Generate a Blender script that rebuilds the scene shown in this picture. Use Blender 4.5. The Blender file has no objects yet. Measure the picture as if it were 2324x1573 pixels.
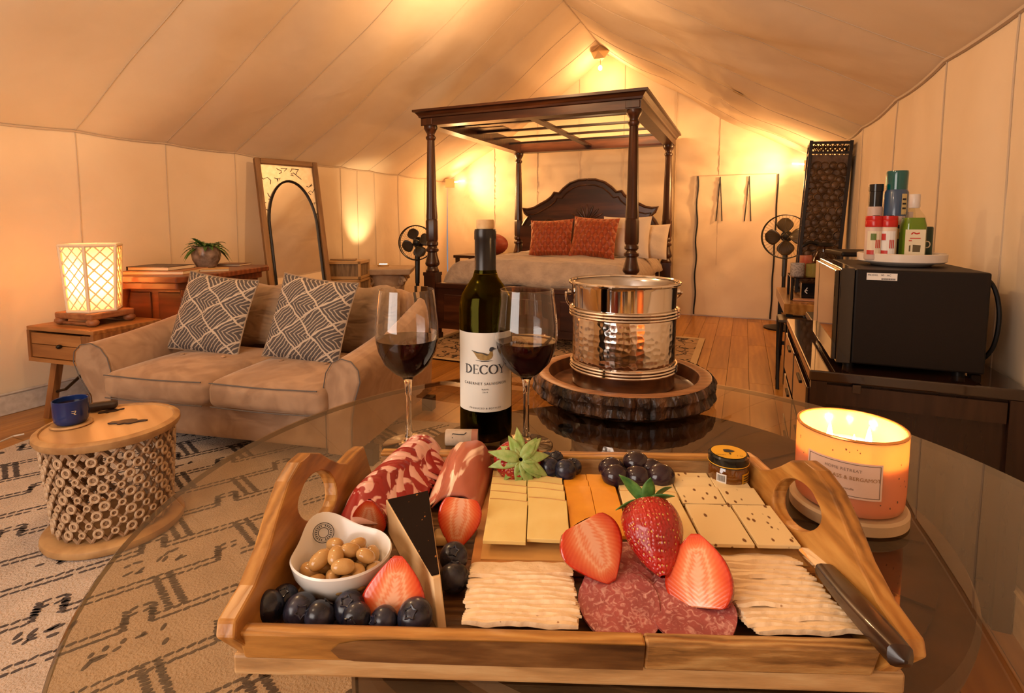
import bpy, bmesh, math, random
from mathutils import Vector, Matrix, noise, Euler
from mathutils.geometry import tessellate_polygon
SC = bpy.context.scene
COL = SC.collection
R = random.Random(11)
PI = math.pi
# ------------------------------------------------------------------ camera, world, lights, exposure
FPX, PITCH, YAW, HCAM, CX, YP = 1220.0, math.radians(5.0), math.radians(23.32), 1.07, 1162.0, 611.7
cd = bpy.data.cameras.new('camera'); cam = bpy.data.objects.new('camera', cd); COL.objects.link(cam)
cam.location = (0, 0, HCAM); cam.rotation_euler = (PI/2 - PITCH, 0, YAW)
cd.sensor_width = 36; cd.lens = FPX/2324*36; cd.shift_y = -(786.5-YP)/2324; cd.clip_start = .02; cd.clip_end = 60
SC.camera = cam
SC.view_settings.view_transform = 'Standard'; SC.view_settings.look = 'None'
SC.view_settings.exposure = 0.42; SC.view_settings.gamma = 1.0; SC.view_settings.use_curve_mapping = False
W = bpy.data.worlds.new('dusk'); SC.world = W; W.use_nodes = True
W.node_tree.nodes['Background'].inputs[0].default_value = (.55, .6, .7, 1); W.node_tree.nodes['Background'].inputs[1].default_value = .3
def light(name, kind, loc, energy, color, size=.1, rot=(0, 0, 0), sy=None, spot=None, blend=.6):
    l = bpy.data.lights.new(name, kind); l.energy = energy; l.color = color
    if kind == 'AREA':
        l.size = size
        if sy: l.shape = 'RECTANGLE'; l.size_y = sy
    else: l.shadow_soft_size = size
    if spot: l.spot_size = math.radians(spot); l.spot_blend = blend
    o = bpy.data.objects.new(name, l); COL.objects.link(o); o.location = loc; o.rotation_euler = rot
    return o
def aim(o, t):
    o.rotation_euler = (Vector(t)-o.location).to_track_quat('-Z', 'Y').to_euler()
    return o
WARM = (1, .52, .2); MID = (1, .64, .32); NEUTRAL = (1, .92, .84)
# added area fill for assumed daylight behind the camera, inside the closed front wall
aim(light('front_fill_light', 'AREA', (-1.3, -1.45, 1.35), 38, NEUTRAL, 1.6, sy=1.6), (-1.4, 3, .9))
# added warm fill points under the ridge, with no bulbs of their own
for k, yy in enumerate((-.4, .9, 3.3)):
    light('ridge_fill_light', 'POINT', (-1.5, yy, (2.4, 2.2, 2.4)[k]), (13, 20, 30)[k], ((1, .74, .5), MID, (1, .58, .27))[k], .04)
light('ridge_end_light', 'POINT', (-1.55, 6.2, 2.70), 9, WARM, .03)
aim(light('corner_grazing_light', 'SPOT', (.56, 6.16, 1.62), 66, WARM, .05, spot=120, blend=1), (-.8, 6.45, 1.85))
aim(light('corner_grazing_light', 'SPOT', (-3.58, 6.16, 1.56), 85, WARM, .05, spot=120, blend=1), (-2.2, 6.45, 1.8))
aim(light('behind_bed_fill', 'AREA', (-1.7, 6.05, 2.12), 9, WARM, 1.9, sy=.04), (-1.7, 6.5, 1.55))  # added strip-shaped fill for the bright band on the back wall
light('back_corner_light', 'POINT', (.35, 5.7, 1.45), 14, WARM, .08)
light('back_corner_light', 'POINT', (-3.3, 6.0, 1.35), 12, WARM, .08)

# ------------------------------------------------------------------ survey helpers: a pixel of the photo seen on a known plane
def _ray(px, py):
    u = (px-CX)/FPX; v = (YP-py)/FPX
    Y = math.cos(PITCH)+math.sin(PITCH)*v; Z = -math.sin(PITCH)+math.cos(PITCH)*v
    c, s = math.cos(YAW), math.sin(YAW)
    return Vector((u*c-Y*s, u*s+Y*c, Z))
CAMP = Vector((0, 0, HCAM))
def hz(px, py, z): r = _ray(px, py); return CAMP+r*((z-HCAM)/r.z)
def hx(px, py, x): r = _ray(px, py); return CAMP+r*(x/r.x)
def hy(px, py, y): r = _ray(px, py); return CAMP+r*(y/r.y)

# ------------------------------------------------------------------ mesh helpers
class MB:
    def __init__(s): s.v = []; s.f = []
    def add(s, v, f, M=None):
        n = len(s.v)
        s.v += [tuple(M @ Vector(p)) for p in v] if M is not None else [tuple(p) for p in v]
        s.f += [tuple(i+n for i in q) for q in f]
        return s
    def box(s, c, d, rz=0, M=None):
        x, y, z = d[0]/2, d[1]/2, d[2]/2
        T = Matrix.Translation(c) @ Matrix.Rotation(rz, 4, 'Z')
        if M is not None: T = M @ T
        return s.add([(a*x, b*y, e*z) for e in (-1, 1) for a, b in ((-1, -1), (1, -1), (1, 1), (-1, 1))],
                     [(3, 2, 1, 0), (4, 5, 6, 7), (0, 1, 5, 4), (1, 2, 6, 5), (2, 3, 7, 6), (3, 0, 4, 7)], T)
    def lathe(s, prof, n=32, c=(0, 0, 0), M=None, cap=True, fn=None):
        v = []; f = []
        for r, z in prof:
            for k in range(n):
                a = 2*PI*k/n; rr = r*(fn(a, z) if fn else 1)
                v.append((c[0]+rr*math.cos(a), c[1]+rr*math.sin(a), c[2]+z))
        for i in range(len(prof)-1):
            for k in range(n):
                k2 = (k+1) % n; f.append((i*n+k, i*n+k2, (i+1)*n+k2, (i+1)*n+k))
        if cap:
            if prof[0][0] > 1e-6: f.append(tuple(reversed(range(n))))
            if prof[-1][0] > 1e-6: f.append(tuple((len(prof)-1)*n+k for k in range(n)))
        return s.add(v, f, M)
    def tube(s, pts, r, n=8, closed=False, M=None):
        pts = [Vector(p) for p in pts]; m = len(pts); v = []; f = []
        rs = r if isinstance(r, (list, tuple)) else [r]*m
        up = Vector((0, 0, 1)); prev = None
        for i, p in enumerate(pts):
            if closed: t = pts[(i+1) % m]-pts[i-1]
            else: t = pts[min(i+1, m-1)]-pts[max(i-1, 0)]
            if t.length < 1e-9: t = up.copy()
            t.normalize()
            if prev is None:
                a = t.cross(up)
                if a.length < 1e-3: a = t.cross(Vector((1, 0, 0)))
            else:
                a = prev-t*prev.dot(t)
                if a.length < 1e-4: a = t.cross(up)
            a.normalize(); prev = a; b = t.cross(a)
            for k in range(n):
                w = 2*PI*k/n; v.append(p+(a*math.cos(w)+b*math.sin(w))*rs[i])
        for i in range(m if closed else m-1):
            j = (i+1) % m
            for k in range(n):
                k2 = (k+1) % n; f.append((i*n+k, i*n+k2, j*n+k2, j*n+k))
        if not closed:
            f.append(tuple(reversed(range(n)))); f.append(tuple((m-1)*n+k for k in range(n)))
        return s.add(v, f, M)
    def prism(s, poly, h0, h1, M=None, top=None):
        """extrude a 2-D outline from h0 to h1 (local z)"""
        n = len(poly); tp = top or poly
        v = [(x, y, h0) for x, y in poly]+[(x, y, h1) for x, y in tp]
        tri = tessellate_polygon([[Vector((x, y, 0)) for x, y in poly]])
        area = sum(poly[i][0]*poly[(i+1) % n][1]-poly[(i+1) % n][0]*poly[i][1] for i in range(n))
        f = []
        for t in tri:
            a = sum(poly[t[i]][0]*poly[t[(i+1) % 3]][1]-poly[t[(i+1) % 3]][0]*poly[t[i]][1] for i in range(3))
            if a < 0: t = tuple(reversed(t))
            f.append(tuple(i+n for i in t)); f.append(tuple(reversed(t)))
        for i in range(n):
            j = (i+1) % n
            f.append((i, j, j+n, i+n) if area > 0 else (j, i, i+n, j+n))
        return s.add(v, f, M)
    def grid(s, fn, nu, nv, M=None, closed_u=False):
        v = [fn(i/nu, j/nv) for j in range(nv+1) for i in range(nu+1)]
        f = [(j*(nu+1)+i, j*(nu+1)+i+1, (j+1)*(nu+1)+i+1, (j+1)*(nu+1)+i) for j in range(nv) for i in range(nu)]
        return s.add(v, f, M)
    def softbox(s, d, r, puff=0, n=8, M=None, seed=0, wob=0):
        """rounded box sitting on z=0, puffed top and front"""
        hx_, hy_, hz_ = d[0]/2, d[1]/2, d[2]/2
        r = min(r, hx_*.98, hy_*.98, hz_*.98); idx = {}; v = []; f = []
        def vert(i, j, k):
            key = (i, j, k)
            if key in idx: return idx[key]
            q = [2*i/n-1, 2*j/n-1, 2*k/n-1]
            q = [math.copysign(abs(t)**.75, t) for t in q]
            p = Vector((q[0]*hx_, q[1]*hy_, q[2]*hz_))
            c = Vector((max(-hx_+r, min(hx_-r, p.x)), max(-hy_+r, min(hy_-r, p.y)), max(-hz_+r, min(hz_-r, p.z))))
            o = p-c
            if o.length > 1e-9: p = c+o.normalized()*r
            if puff:
                k_ = (1-(q[0])**2)*(1-(q[1])**2)
                p.z += puff*k_*(1 if q[2] > 0 else -.2)
                p.y += math.copysign(puff*.35*(1-q[0]**2)*(1-q[2]**2), q[1])*abs(q[1])**3
            if wob:
                p += Vector((noise.noise(p*7+Vector((seed, 0, 0))), noise.noise(p*7+Vector((0, seed, 3))), noise.noise(p*7+Vector((5, 0, seed)))))*wob
            p.z += hz_
            idx[key] = len(v); v.append(p); return idx[key]
        for a in range(n):
            for b in range(n):
                f.append((vert(a, b, 0), vert(a, b+1, 0), vert(a+1, b+1, 0), vert(a+1, b, 0)))
                f.append((vert(a, b, n), vert(a+1, b, n), vert(a+1, b+1, n), vert(a, b+1, n)))
                f.append((vert(a, 0, b), vert(a+1, 0, b), vert(a+1, 0, b+1), vert(a, 0, b+1)))
                f.append((vert(a, n, b), vert(a, n, b+1), vert(a+1, n, b+1), vert(a+1, n, b)))
                f.append((vert(0, a, b), vert(0, a, b+1), vert(0, a+1, b+1), vert(0, a+1, b)))
                f.append((vert(n, a, b), vert(n, a+1, b), vert(n, a+1, b+1), vert(n, a, b+1)))
        return s.add(v, f, M)
    def ball(s, c, r, n=16, m=10, M=None, fn=None):
        v = []; f = []
        for j in range(m+1):
            t = PI*j/m
            for i in range(n):
                a = 2*PI*i/n; d = Vector((math.sin(t)*math.cos(a), math.sin(t)*math.sin(a), math.cos(t)))
                k = fn(d) if fn else 1
                v.append((c[0]+d.x*r[0]*k, c[1]+d.y*r[1]*k, c[2]+d.z*r[2]*k))
        for j in range(m):
            for i in range(n):
                i2 = (i+1) % n; f.append((j*n+i, (j+1)*n+i, (j+1)*n+i2, j*n+i2))
        return s.add(v, f, M)
    def build(s, name, mat, parent=None, smooth=True, loc=None, rot=None, bevel=0, solid=0, sub=0, weld=True):
        me = bpy.data.meshes.new(name); me.from_pydata(s.v, [], s.f); me.update()
        b = bmesh.new(); b.from_mesh(me)
        if weld: bmesh.ops.remove_doubles(b, verts=b.verts, dist=1e-6)
        bmesh.ops.recalc_face_normals(b, faces=b.faces)
        if smooth:
            for fc in b.faces: fc.smooth = True
            for e in b.edges:
                if len(e.link_faces) == 2 and e.calc_face_angle(0) > .62: e.smooth = False
        b.to_mesh(me); b.free()
        me.materials.append(mat)
        o = bpy.data.objects.new(name, me); COL.objects.link(o)
        if parent: o.parent = parent
        if loc: o.location = loc
        if rot: o.rotation_euler = rot
        if solid:
            m = o.modifiers.new('solid', 'SOLIDIFY'); m.thickness = solid; m.offset = 0
        if bevel:
            m = o.modifiers.new('bevel', 'BEVEL'); m.width = bevel; m.segments = 2; m.limit_method = 'ANGLE'; m.angle_limit = .6
            m.harden_normals = False
        if sub:
            m = o.modifiers.new('sub', 'SUBSURF'); m.levels = sub; m.render_levels = sub
        return o
def tag(o, label=None, cat=None, group=None, kind=None):
    if label: o['label'] = label
    if cat: o['category'] = cat
    if group: o['group'] = group
    if kind: o['kind'] = kind
    return o
def thing(name, label, cat, loc=(0, 0, 0), rz=0, group=None, rot=None):
    o = bpy.data.objects.new(name, None); COL.objects.link(o); o.location = loc; o.rotation_euler = rot or (0, 0, rz)
    o.empty_display_size = .05
    return tag(o, label, cat, group)
def dup(root, loc=None, rot=None, label=None, scale=None):
    r = root.copy(); COL.objects.link(r)
    if loc is not None: r.location = loc
    if rot is not None: r.rotation_euler = rot
    if label: r['label'] = label
    if scale: r.scale = scale if isinstance(scale, (tuple, list)) else (scale,)*3
    for ch in list(root.children):
        c = ch.copy(); COL.objects.link(c); c.parent = r
        for g in list(ch.children):
            d = g.copy(); COL.objects.link(d); d.parent = c
    return r
def pillow_mesh(w, h, t, n=22, seed=0, pinch=.07):
    """throw pillow standing in xz plane, centre at origin, front = -y"""
    m = MB(); v = []; f = []
    for side in (-1, 1):
        base = len(v)
        for j in range(n+1):
            for i in range(n+1):
                a, b = 2*i/n-1, 2*j/n-1
                x = a*w/2*(1-pinch*(1-b*b)*abs(a)**2); z = b*h/2*(1-pinch*(1-a*a)*abs(b)**2)
                th = t/2*((1-abs(a)**2.6)*(1-abs(b)**2.6))**.55
                th += .006*noise.noise(Vector((a*2.2+seed, b*2.2, side)))*(1-a*a)*(1-b*b)*4
                v.append((x, side*th, z))
        for j in range(n):
            for i in range(n):
                q = (base+j*(n+1)+i, base+j*(n+1)+i+1, base+(j+1)*(n+1)+i+1, base+(j+1)*(n+1)+i)
                f.append(q if side < 0 else tuple(reversed(q)))
    return m.add(v, f)

def smooth(pts, k=6):
    P = [Vector(p) for p in pts]; P = [P[0]*2-P[1]]+P+[P[-1]*2-P[-2]]; out = []
    for i in range(1, len(P)-2):
        for j in range(k):
            t = j/k; a, b, c, d = P[i-1], P[i], P[i+1], P[i+2]
            out.append(.5*((2*b)+(c-a)*t+(2*a-5*b+4*c-d)*t*t+(3*b-a-3*c+d)*t**3))
    return out+[P[-2]]
# ------------------------------------------------------------------ material helpers
def newmat(name):
    m = bpy.data.materials.new(name); m.use_nodes = True; nt = m.node_tree
    for x in list(nt.nodes): nt.nodes.remove(x)
    out = nt.nodes.new('ShaderNodeOutputMaterial'); b = nt.nodes.new('ShaderNodeBsdfPrincipled')
    nt.links.new(b.outputs[0], out.inputs[0])
    return m, nt, b, out
def N(nt, t, **k):
    x = nt.nodes.new('ShaderNode'+t)
    for a, v in k.items(): setattr(x, a, v)
    return x
def coords(nt, src='Object', scale=(1, 1, 1), rot=(0, 0, 0), rnd=False):
    tc = N(nt, 'TexCoord'); mp = N(nt, 'Mapping')
    nt.links.new(tc.outputs[src], mp.inputs[0]); mp.inputs['Scale'].default_value = scale; mp.inputs['Rotation'].default_value = rot
    if rnd:
        oi = N(nt, 'ObjectInfo'); ml = N(nt, 'Math', operation='MULTIPLY'); ml.inputs[1].default_value = 17.3
        nt.links.new(oi.outputs['Random'], ml.inputs[0]); cb = N(nt, 'CombineXYZ')
        for i in range(3): nt.links.new(ml.outputs[0], cb.inputs[i])
        nt.links.new(cb.outputs[0], mp.inputs['Location'])
    return mp.outputs[0]
def ramp(nt, fac, stops, interp='LINEAR'):
    r = N(nt, 'ValToRGB'); r.color_ramp.interpolation = interp
    el = r.color_ramp.elements
    while len(el) < len(stops): el.new(.5)
    for e, (p, c) in zip(el, stops): e.position = p; e.color = (c[0], c[1], c[2], 1)
    nt.links.new(fac, r.inputs[0]); return r.outputs[0]
def bump(nt, b, h, strength=.3, dist=.01):
    bp = N(nt, 'Bump'); bp.inputs['Strength'].default_value = strength; bp.inputs['Distance'].default_value = dist
    nt.links.new(h, bp.inputs['Height']); nt.links.new(bp.outputs[0], b.inputs['Normal']); return bp
def mat(name, c1, c2=None, scale=8, rough=.5, metal=0, bmp=0, bdist=.01, bscale=None, st=(1, 1, 1), src='Object', rnd=False, detail=4,
        spec=.5, trans=0, emis=None, es=0, sheen=0, coat=0, lo=.35, hi=.65, alpha=1, sss=0, ior=1.45):
    m, nt, b, out = newmat(name)
    b.inputs['Base Color'].default_value = (*c1, 1); b.inputs['Roughness'].default_value = rough; b.inputs['Metallic'].default_value = metal
    b.inputs['Specular IOR Level'].default_value = spec; b.inputs['Transmission Weight'].default_value = trans; b.inputs['IOR'].default_value = ior
    b.inputs['Sheen Weight'].default_value = sheen; b.inputs['Coat Weight'].default_value = coat; b.inputs['Alpha'].default_value = alpha
    if sss: b.inputs['Subsurface Weight'].default_value = sss; b.inputs['Subsurface Radius'].default_value = (.01, .005, .003); b.inputs['Subsurface Scale'].default_value = .5
    if emis: b.inputs['Emission Color'].default_value = (*emis, 1); b.inputs['Emission Strength'].default_value = es
    if c2 or bmp:
        co = coords(nt, src, st, rnd=rnd)
    if c2:
        nz = N(nt, 'TexNoise'); nz.inputs['Scale'].default_value = scale; nz.inputs['Detail'].default_value = detail
        nt.links.new(co, nz.inputs['Vector'])
        nt.links.new(ramp(nt, nz.outputs[0], [(lo, c1), (hi, c2)]), b.inputs['Base Color'])
    if bmp:
        nb = N(nt, 'TexNoise'); nb.inputs['Scale'].default_value = bscale or scale*2; nb.inputs['Detail'].default_value = 5
        nt.links.new(co, nb.inputs['Vector']); bump(nt, b, nb.outputs[0], bmp, bdist)
    return m
def wood(name, c_dark, c_mid, c_light, axis=0, scale=14, rough=.4, stretch=.12, rnd=True, bmp=.15, dark_amt=.35, coat=0, wave=.22):
    """wood grain running along one object axis"""
    m, nt, b, out = newmat(name)
    st = [1, 1, 1]; st[axis] = stretch
    co = coords(nt, 'Object', tuple(st), rnd=rnd)
    n1 = N(nt, 'TexNoise'); n1.inputs['Scale'].default_value = scale; n1.inputs['Detail'].default_value = 3; n1.inputs['Distortion'].default_value = .8
    nt.links.new(co, n1.inputs['Vector'])
    wv = N(nt, 'TexWave', wave_type='BANDS', bands_direction='Y' if axis != 1 else 'X'); wv.inputs['Scale'].default_value = scale*1.1
    wv.inputs['Distortion'].default_value = 6; wv.inputs['Detail'].default_value = 4; wv.inputs['Detail Scale'].default_value = 1.6
    nt.links.new(co, wv.inputs['Vector'])
    n2 = N(nt, 'TexNoise'); n2.inputs['Scale'].default_value = scale*9; n2.inputs['Detail'].default_value = 5
    nt.links.new(co, n2.inputs['Vector'])
    mx = N(nt, 'Math', operation='MULTIPLY_ADD'); mx.inputs[1].default_value = wave; nt.links.new(wv.outputs[1], mx.inputs[0])
    m3 = N(nt, 'Math', operation='MULTIPLY'); m3.inputs[1].default_value = 1-wave; nt.links.new(n1.outputs[0], m3.inputs[0]); nt.links.new(m3.outputs[0], mx.inputs[2])
    m4 = N(nt, 'Math', operation='MULTIPLY_ADD'); m4.inputs[1].default_value = .22; nt.links.new(n2.outputs[0], m4.inputs[0]); nt.links.new(mx.outputs[0], m4.inputs[2])
    nt.links.new(ramp(nt, m4.outputs[0], [(.28, c_dark), (.28+dark_amt, c_mid), (.95, c_light)]), b.inputs['Base Color'])
    b.inputs['Roughness'].default_value = rough; b.inputs['Coat Weight'].default_value = coat
    if bmp: bump(nt, b, m4.outputs[0], bmp, .003)
    return m
def glassmat(name, tint=(1, 1, 1), rough=0, ior=1.45):
    m, nt, b, out = newmat(name); nt.nodes.remove(b)
    g = N(nt, 'BsdfGlass'); g.inputs[0].default_value = (*tint, 1); g.inputs['Roughness'].default_value = rough; g.inputs['IOR'].default_value = ior
    nt.links.new(g.outputs[0], out.inputs[0]); return m
def thinglass(name, tint=(1, 1, 1), ior=1.5, rough=.0, gain=1.0):
    """clear sheet: tinted transparency with a Fresnel reflection"""
    m, nt, b, out = newmat(name); nt.nodes.remove(b)
    t = N(nt, 'BsdfTransparent'); t.inputs[0].default_value = (*tint, 1)
    g = N(nt, 'BsdfGlossy'); g.inputs['Roughness'].default_value = rough
    fr = N(nt, 'Fresnel'); fr.inputs[0].default_value = ior
    ge = N(nt, 'NewGeometry'); fc = N(nt, 'Math', operation='SUBTRACT'); fc.inputs[0].default_value = 1; nt.links.new(ge.outputs['Backfacing'], fc.inputs[1])
    m0 = N(nt, 'Math', operation='MULTIPLY'); nt.links.new(fr.outputs[0], m0.inputs[0]); nt.links.new(fc.outputs[0], m0.inputs[1])
    ml = N(nt, 'Math', operation='MULTIPLY'); ml.use_clamp = True; ml.inputs[1].default_value = gain; nt.links.new(m0.outputs[0], ml.inputs[0])
    mx = N(nt, 'MixShader'); nt.links.new(ml.outputs[0], mx.inputs[0]); nt.links.new(t.outputs[0], mx.inputs[1]); nt.links.new(g.outputs[0], mx.inputs[2])
    nt.links.new(mx.outputs[0], out.inputs[0]); return m
def emit(name, c, s):
    m, nt, b, out = newmat(name); nt.nodes.remove(b)
    e = N(nt, 'Emission'); e.inputs[0].default_value = (*c, 1); e.inputs[1].default_value = s; nt.links.new(e.outputs[0], out.inputs[0]); return m
def text_obj(name, s, size, material, parent=None, fn=None, align='CENTER', loc=(0, 0, 0), rot=(0, 0, 0), sub=0, spacing=1, stretch=1):
    """lettering as flat print; fn maps the flat (x, y) of the line to 3-D (e.g. round a bottle)"""
    cu = bpy.data.curves.new(name, 'FONT'); cu.body = s; cu.size = size; cu.align_x = align; cu.align_y = 'CENTER'; cu.space_character = spacing
    cu.resolution_u = 3
    to = bpy.data.objects.new('tmp', cu); COL.objects.link(to)
    dg = bpy.context.evaluated_depsgraph_get(); dg.update()
    tm = to.evaluated_get(dg).to_mesh()
    v = [(p.co.x*stretch, p.co.y, 0) for p in tm.vertices]; f = [tuple(q.vertices) for q in tm.polygons]
    to.evaluated_get(dg).to_mesh_clear(); bpy.data.objects.remove(to); bpy.data.curves.remove(cu)
    if fn: v = [fn(p[0], p[1]) for p in v]
    me = bpy.data.meshes.new(name); me.from_pydata(v, [], f); me.materials.append(material)
    o = bpy.data.objects.new(name, me); COL.objects.link(o)
    if parent: o.parent = parent
    o.location = loc; o.rotation_euler = rot
    return o
def flat_obj(name, polys, material, parent=None, fn=None, cuts=0, loc=(0, 0, 0), rot=(0, 0, 0)):
    """flat printed shapes from outlines"""
    b = bmesh.new()
    for poly in polys:
        vs = [b.verts.new((x, y, 0)) for x, y in poly]
        for t in tessellate_polygon([[Vector((x, y, 0)) for x, y in poly]]):
            try: b.faces.new([vs[i] for i in t])
            except ValueError: pass
    bmesh.ops.recalc_face_normals(b, faces=b.faces)
    if cuts: bmesh.ops.subdivide_edges(b, edges=b.edges, cuts=cuts, use_grid_fill=True)
    if fn:
        for v in b.verts: v.co = fn(v.co.x, v.co.y)
    me = bpy.data.meshes.new(name); b.to_mesh(me); b.free(); me.materials.append(material)
    o = bpy.data.objects.new(name, me); COL.objects.link(o)
    if parent: o.parent = parent
    o.location = loc; o.rotation_euler = rot
    return o
def ring_poly(cx, cy, r0, r1, n=40, a0=0, a1=2*PI):
    q = []
    for k in range(n):
        a, b = a0+(a1-a0)*k/n, a0+(a1-a0)*(k+1)/n
        q.append([(cx+r0*math.cos(a), cy+r0*math.sin(a)), (cx+r1*math.cos(a), cy+r1*math.sin(a)), (cx+r1*math.cos(b), cy+r1*math.sin(b)), (cx+r0*math.cos(b), cy+r0*math.sin(b))])
    return q
def stroke(pts, w):
    """polyline with width(s) -> quads"""
    ws = w if isinstance(w, (list, tuple)) else [w]*len(pts); q = []
    for i in range(len(pts)-1):
        (x0, y0), (x1, y1) = pts[i], pts[i+1]; dx, dy = x1-x0, y1-y0; L = math.hypot(dx, dy) or 1; nx, ny = -dy/L/2, dx/L/2
        q.append([(x0-nx*ws[i], y0-ny*ws[i]), (x1-nx*ws[i+1], y1-ny*ws[i+1]), (x1+nx*ws[i+1], y1+ny*ws[i+1]), (x0+nx*ws[i], y0+ny*ws[i])])
    return q
# ------------------------------------------------------------------ materials
def canvas_mat(name, tint=(.80, .66, .485)):
    m, nt, b, out = newmat(name)
    co = coords(nt, 'Object', (1, 1, 1))
    n1 = N(nt, 'TexNoise'); n1.inputs['Scale'].default_value = 1.3; n1.inputs['Detail'].default_value = 6; nt.links.new(co, n1.inputs['Vector'])
    c2 = tuple(x*k for x, k in zip(tint, (.90, .86, .80)))
    nt.links.new(ramp(nt, n1.outputs[0], [(.35, tint), (.7, c2)]), b.inputs['Base Color'])
    n2 = N(nt, 'TexNoise'); n2.inputs['Scale'].default_value = 260; nt.links.new(co, n2.inputs['Vector'])
    n3 = N(nt, 'TexNoise'); n3.inputs['Scale'].default_value = 2.2; n3.inputs['Detail'].default_value = 3; n3.inputs['Distortion'].default_value = .3; nt.links.new(co, n3.inputs['Vector'])
    b1 = N(nt, 'Bump'); b1.inputs['Strength'].default_value = .35; b1.inputs['Distance'].default_value = .05; nt.links.new(n3.outputs[0], b1.inputs['Height'])
    b2 = N(nt, 'Bump'); b2.inputs['Strength'].default_value = .12; b2.inputs['Distance'].default_value = .002; nt.links.new(n2.outputs[0], b2.inputs['Height'])
    nt.links.new(b1.outputs[0], b2.inputs['Normal']); nt.links.new(b2.outputs[0], b.inputs['Normal'])
    b.inputs['Roughness'].default_value = .85; b.inputs['Specular IOR Level'].default_value = .15
    return m
M_canvas = canvas_mat('canvas')
M_canvas2 = canvas_mat('canvas_roof', (.80, .67, .51))
M_seam = mat('seam_stitch', (.56, .44, .32), rough=.9)
M_black = mat('black_strap', (.012, .012, .014), rough=.6)
M_white = mat('white_trim', (.62, .56, .50), (.5, .44, .38), 30, rough=.5)
M_plank = wood('floor_plank', (.20, .075, .012), (.38, .165, .028), (.56, .28, .06), axis=1, scale=7, rough=.28, bmp=.06, stretch=.12, wave=.1)
M_under = mat('sub_floor', (.03, .015, .008), rough=.9)
M_tray = wood('tray_wood', (.11, .034, .006), (.43, .195, .040), (.66, .40, .125), axis=0, scale=34, rough=.36, bmp=.3, stretch=.16)
M_tray_y = wood('tray_side_wood', (.09, .030, .006), (.37, .155, .030), (.56, .30, .08), axis=1, scale=30, rough=.34, bmp=.25, stretch=.16)
M_tray2 = wood('tray_figured_wood', (.07, .025, .007), (.33, .16, .045), (.52, .32, .12), axis=0, scale=52, rough=.42, bmp=.5, stretch=.22, wave=.35)
M_traydark = wood('tray_dark_wood', (.035, .014, .005), (.13, .055, .016), (.30, .15, .05), axis=0, scale=32, rough=.38, bmp=.3, stretch=.2)
M_traypale = wood('tray_pale_wood', (.16, .075, .022), (.46, .26, .10), (.62, .42, .20), axis=0, scale=46, rough=.45, bmp=.4, stretch=.14)
M_board = wood('bamboo', (.34, .13, .03), (.52, .22, .055), (.62, .32, .09), axis=0, scale=12, rough=.4, bmp=.05)
M_darkbed = wood('mahogany', (.012, .004, .002), (.045, .014, .006), (.12, .040, .014), axis=2, scale=7, rough=.30, bmp=.08)
M_darkbedx = wood('mahogany_rail', (.012, .004, .002), (.045, .014, .006), (.12, .040, .014), axis=0, scale=7, rough=.30, bmp=.08)
M_red = wood('red_console_wood', (.05, .012, .004), (.19, .048, .014), (.34, .11, .035), axis=0, scale=6, rough=.28, bmp=.08)
M_side = wood('side_table_wood', (.12, .04, .010), (.30, .12, .03), (.46, .22, .07), axis=0, scale=8, rough=.45)
M_sidez = wood('side_table_leg_wood', (.10, .035, .010), (.26, .10, .028), (.40, .18, .055), axis=2, scale=8, rough=.45)
M_stool = mat('carved_limewash', (.22, .12, .055), (.44, .28, .16), 22, rough=.7, bmp=.3, bdist=.004)
M_stooltop = wood('stool_top_wood', (.42, .22, .085), (.54, .31, .13), (.60, .37, .17), axis=0, scale=5, rough=.38, bmp=.05)
M_stoolrim = mat('stool_rim_wood', (.30, .15, .055), (.46, .27, .11), 16, rough=.5, bmp=.2, bdist=.002)
M_suede = None
def suede(name, c1, c2, fold=False):
    m, nt, b, out = newmat(name); co = coords(nt, 'Object', (1, 1, 1), rnd=True)
    n1 = N(nt, 'TexNoise'); n1.inputs['Scale'].default_value = 5.5; n1.inputs['Detail'].default_value = 2; n1.inputs['Distortion'].default_value = 1.6; nt.links.new(co, n1.inputs['Vector'])
    nt.links.new(ramp(nt, n1.outputs[0], [(.38, c1), (.62, c2)]), b.inputs['Base Color'])
    n2 = N(nt, 'TexNoise'); n2.inputs['Scale'].default_value = 300; nt.links.new(co, n2.inputs['Vector']); bq = bump(nt, b, n2.outputs[0], .2, .002)
    co2 = coords(nt, 'Object', (1, 1, 2.4) if fold else (1, 1, 1)); n3 = N(nt, 'TexNoise'); n3.inputs['Scale'].default_value = 5; n3.inputs['Detail'].default_value = 2; n3.inputs['Distortion'].default_value = .8; nt.links.new(co2, n3.inputs['Vector'])
    bb = N(nt, 'Bump'); bb.inputs['Strength'].default_value = .8 if fold else .35; bb.inputs['Distance'].default_value = .04; nt.links.new(n3.outputs[0], bb.inputs['Height']); nt.links.new(bb.outputs[0], bq.inputs['Normal'])
    b.inputs['Roughness'].default_value = .85; b.inputs['Sheen Weight'].default_value = .35; b.inputs['Sheen Roughness'].default_value = .4
    b.inputs['Sheen Tint'].default_value = (1, .8, .62, 1); b.inputs['Specular IOR Level'].default_value = .1
    return m
M_suede = suede('tan_suede', (.30, .185, .115), (.40, .26, .165))
M_suede2 = suede('tan_back_fabric', (.27, .19, .125), (.33, .23, .155), True)
M_pipe = mat('piping', (.12, .10, .09), rough=.8)
M_blackmetal = mat('black_metal', (.010, .009, .009), rough=.35, metal=.3)
M_iron = mat('dark_iron', (.02, .014, .010), rough=.4, metal=.5)
M_glass = glassmat('clear_glass')
M_tabletop = thinglass('table_glass', (.85, .78, .65), ior=1.62, gain=1.5)
M_chrome = mat('steel', (.75, .72, .68), rough=.09, metal=1)
M_sofafoot = mat('black_foot', (.01, .008, .006), rough=.5)  # plain black of the sofa feet
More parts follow.
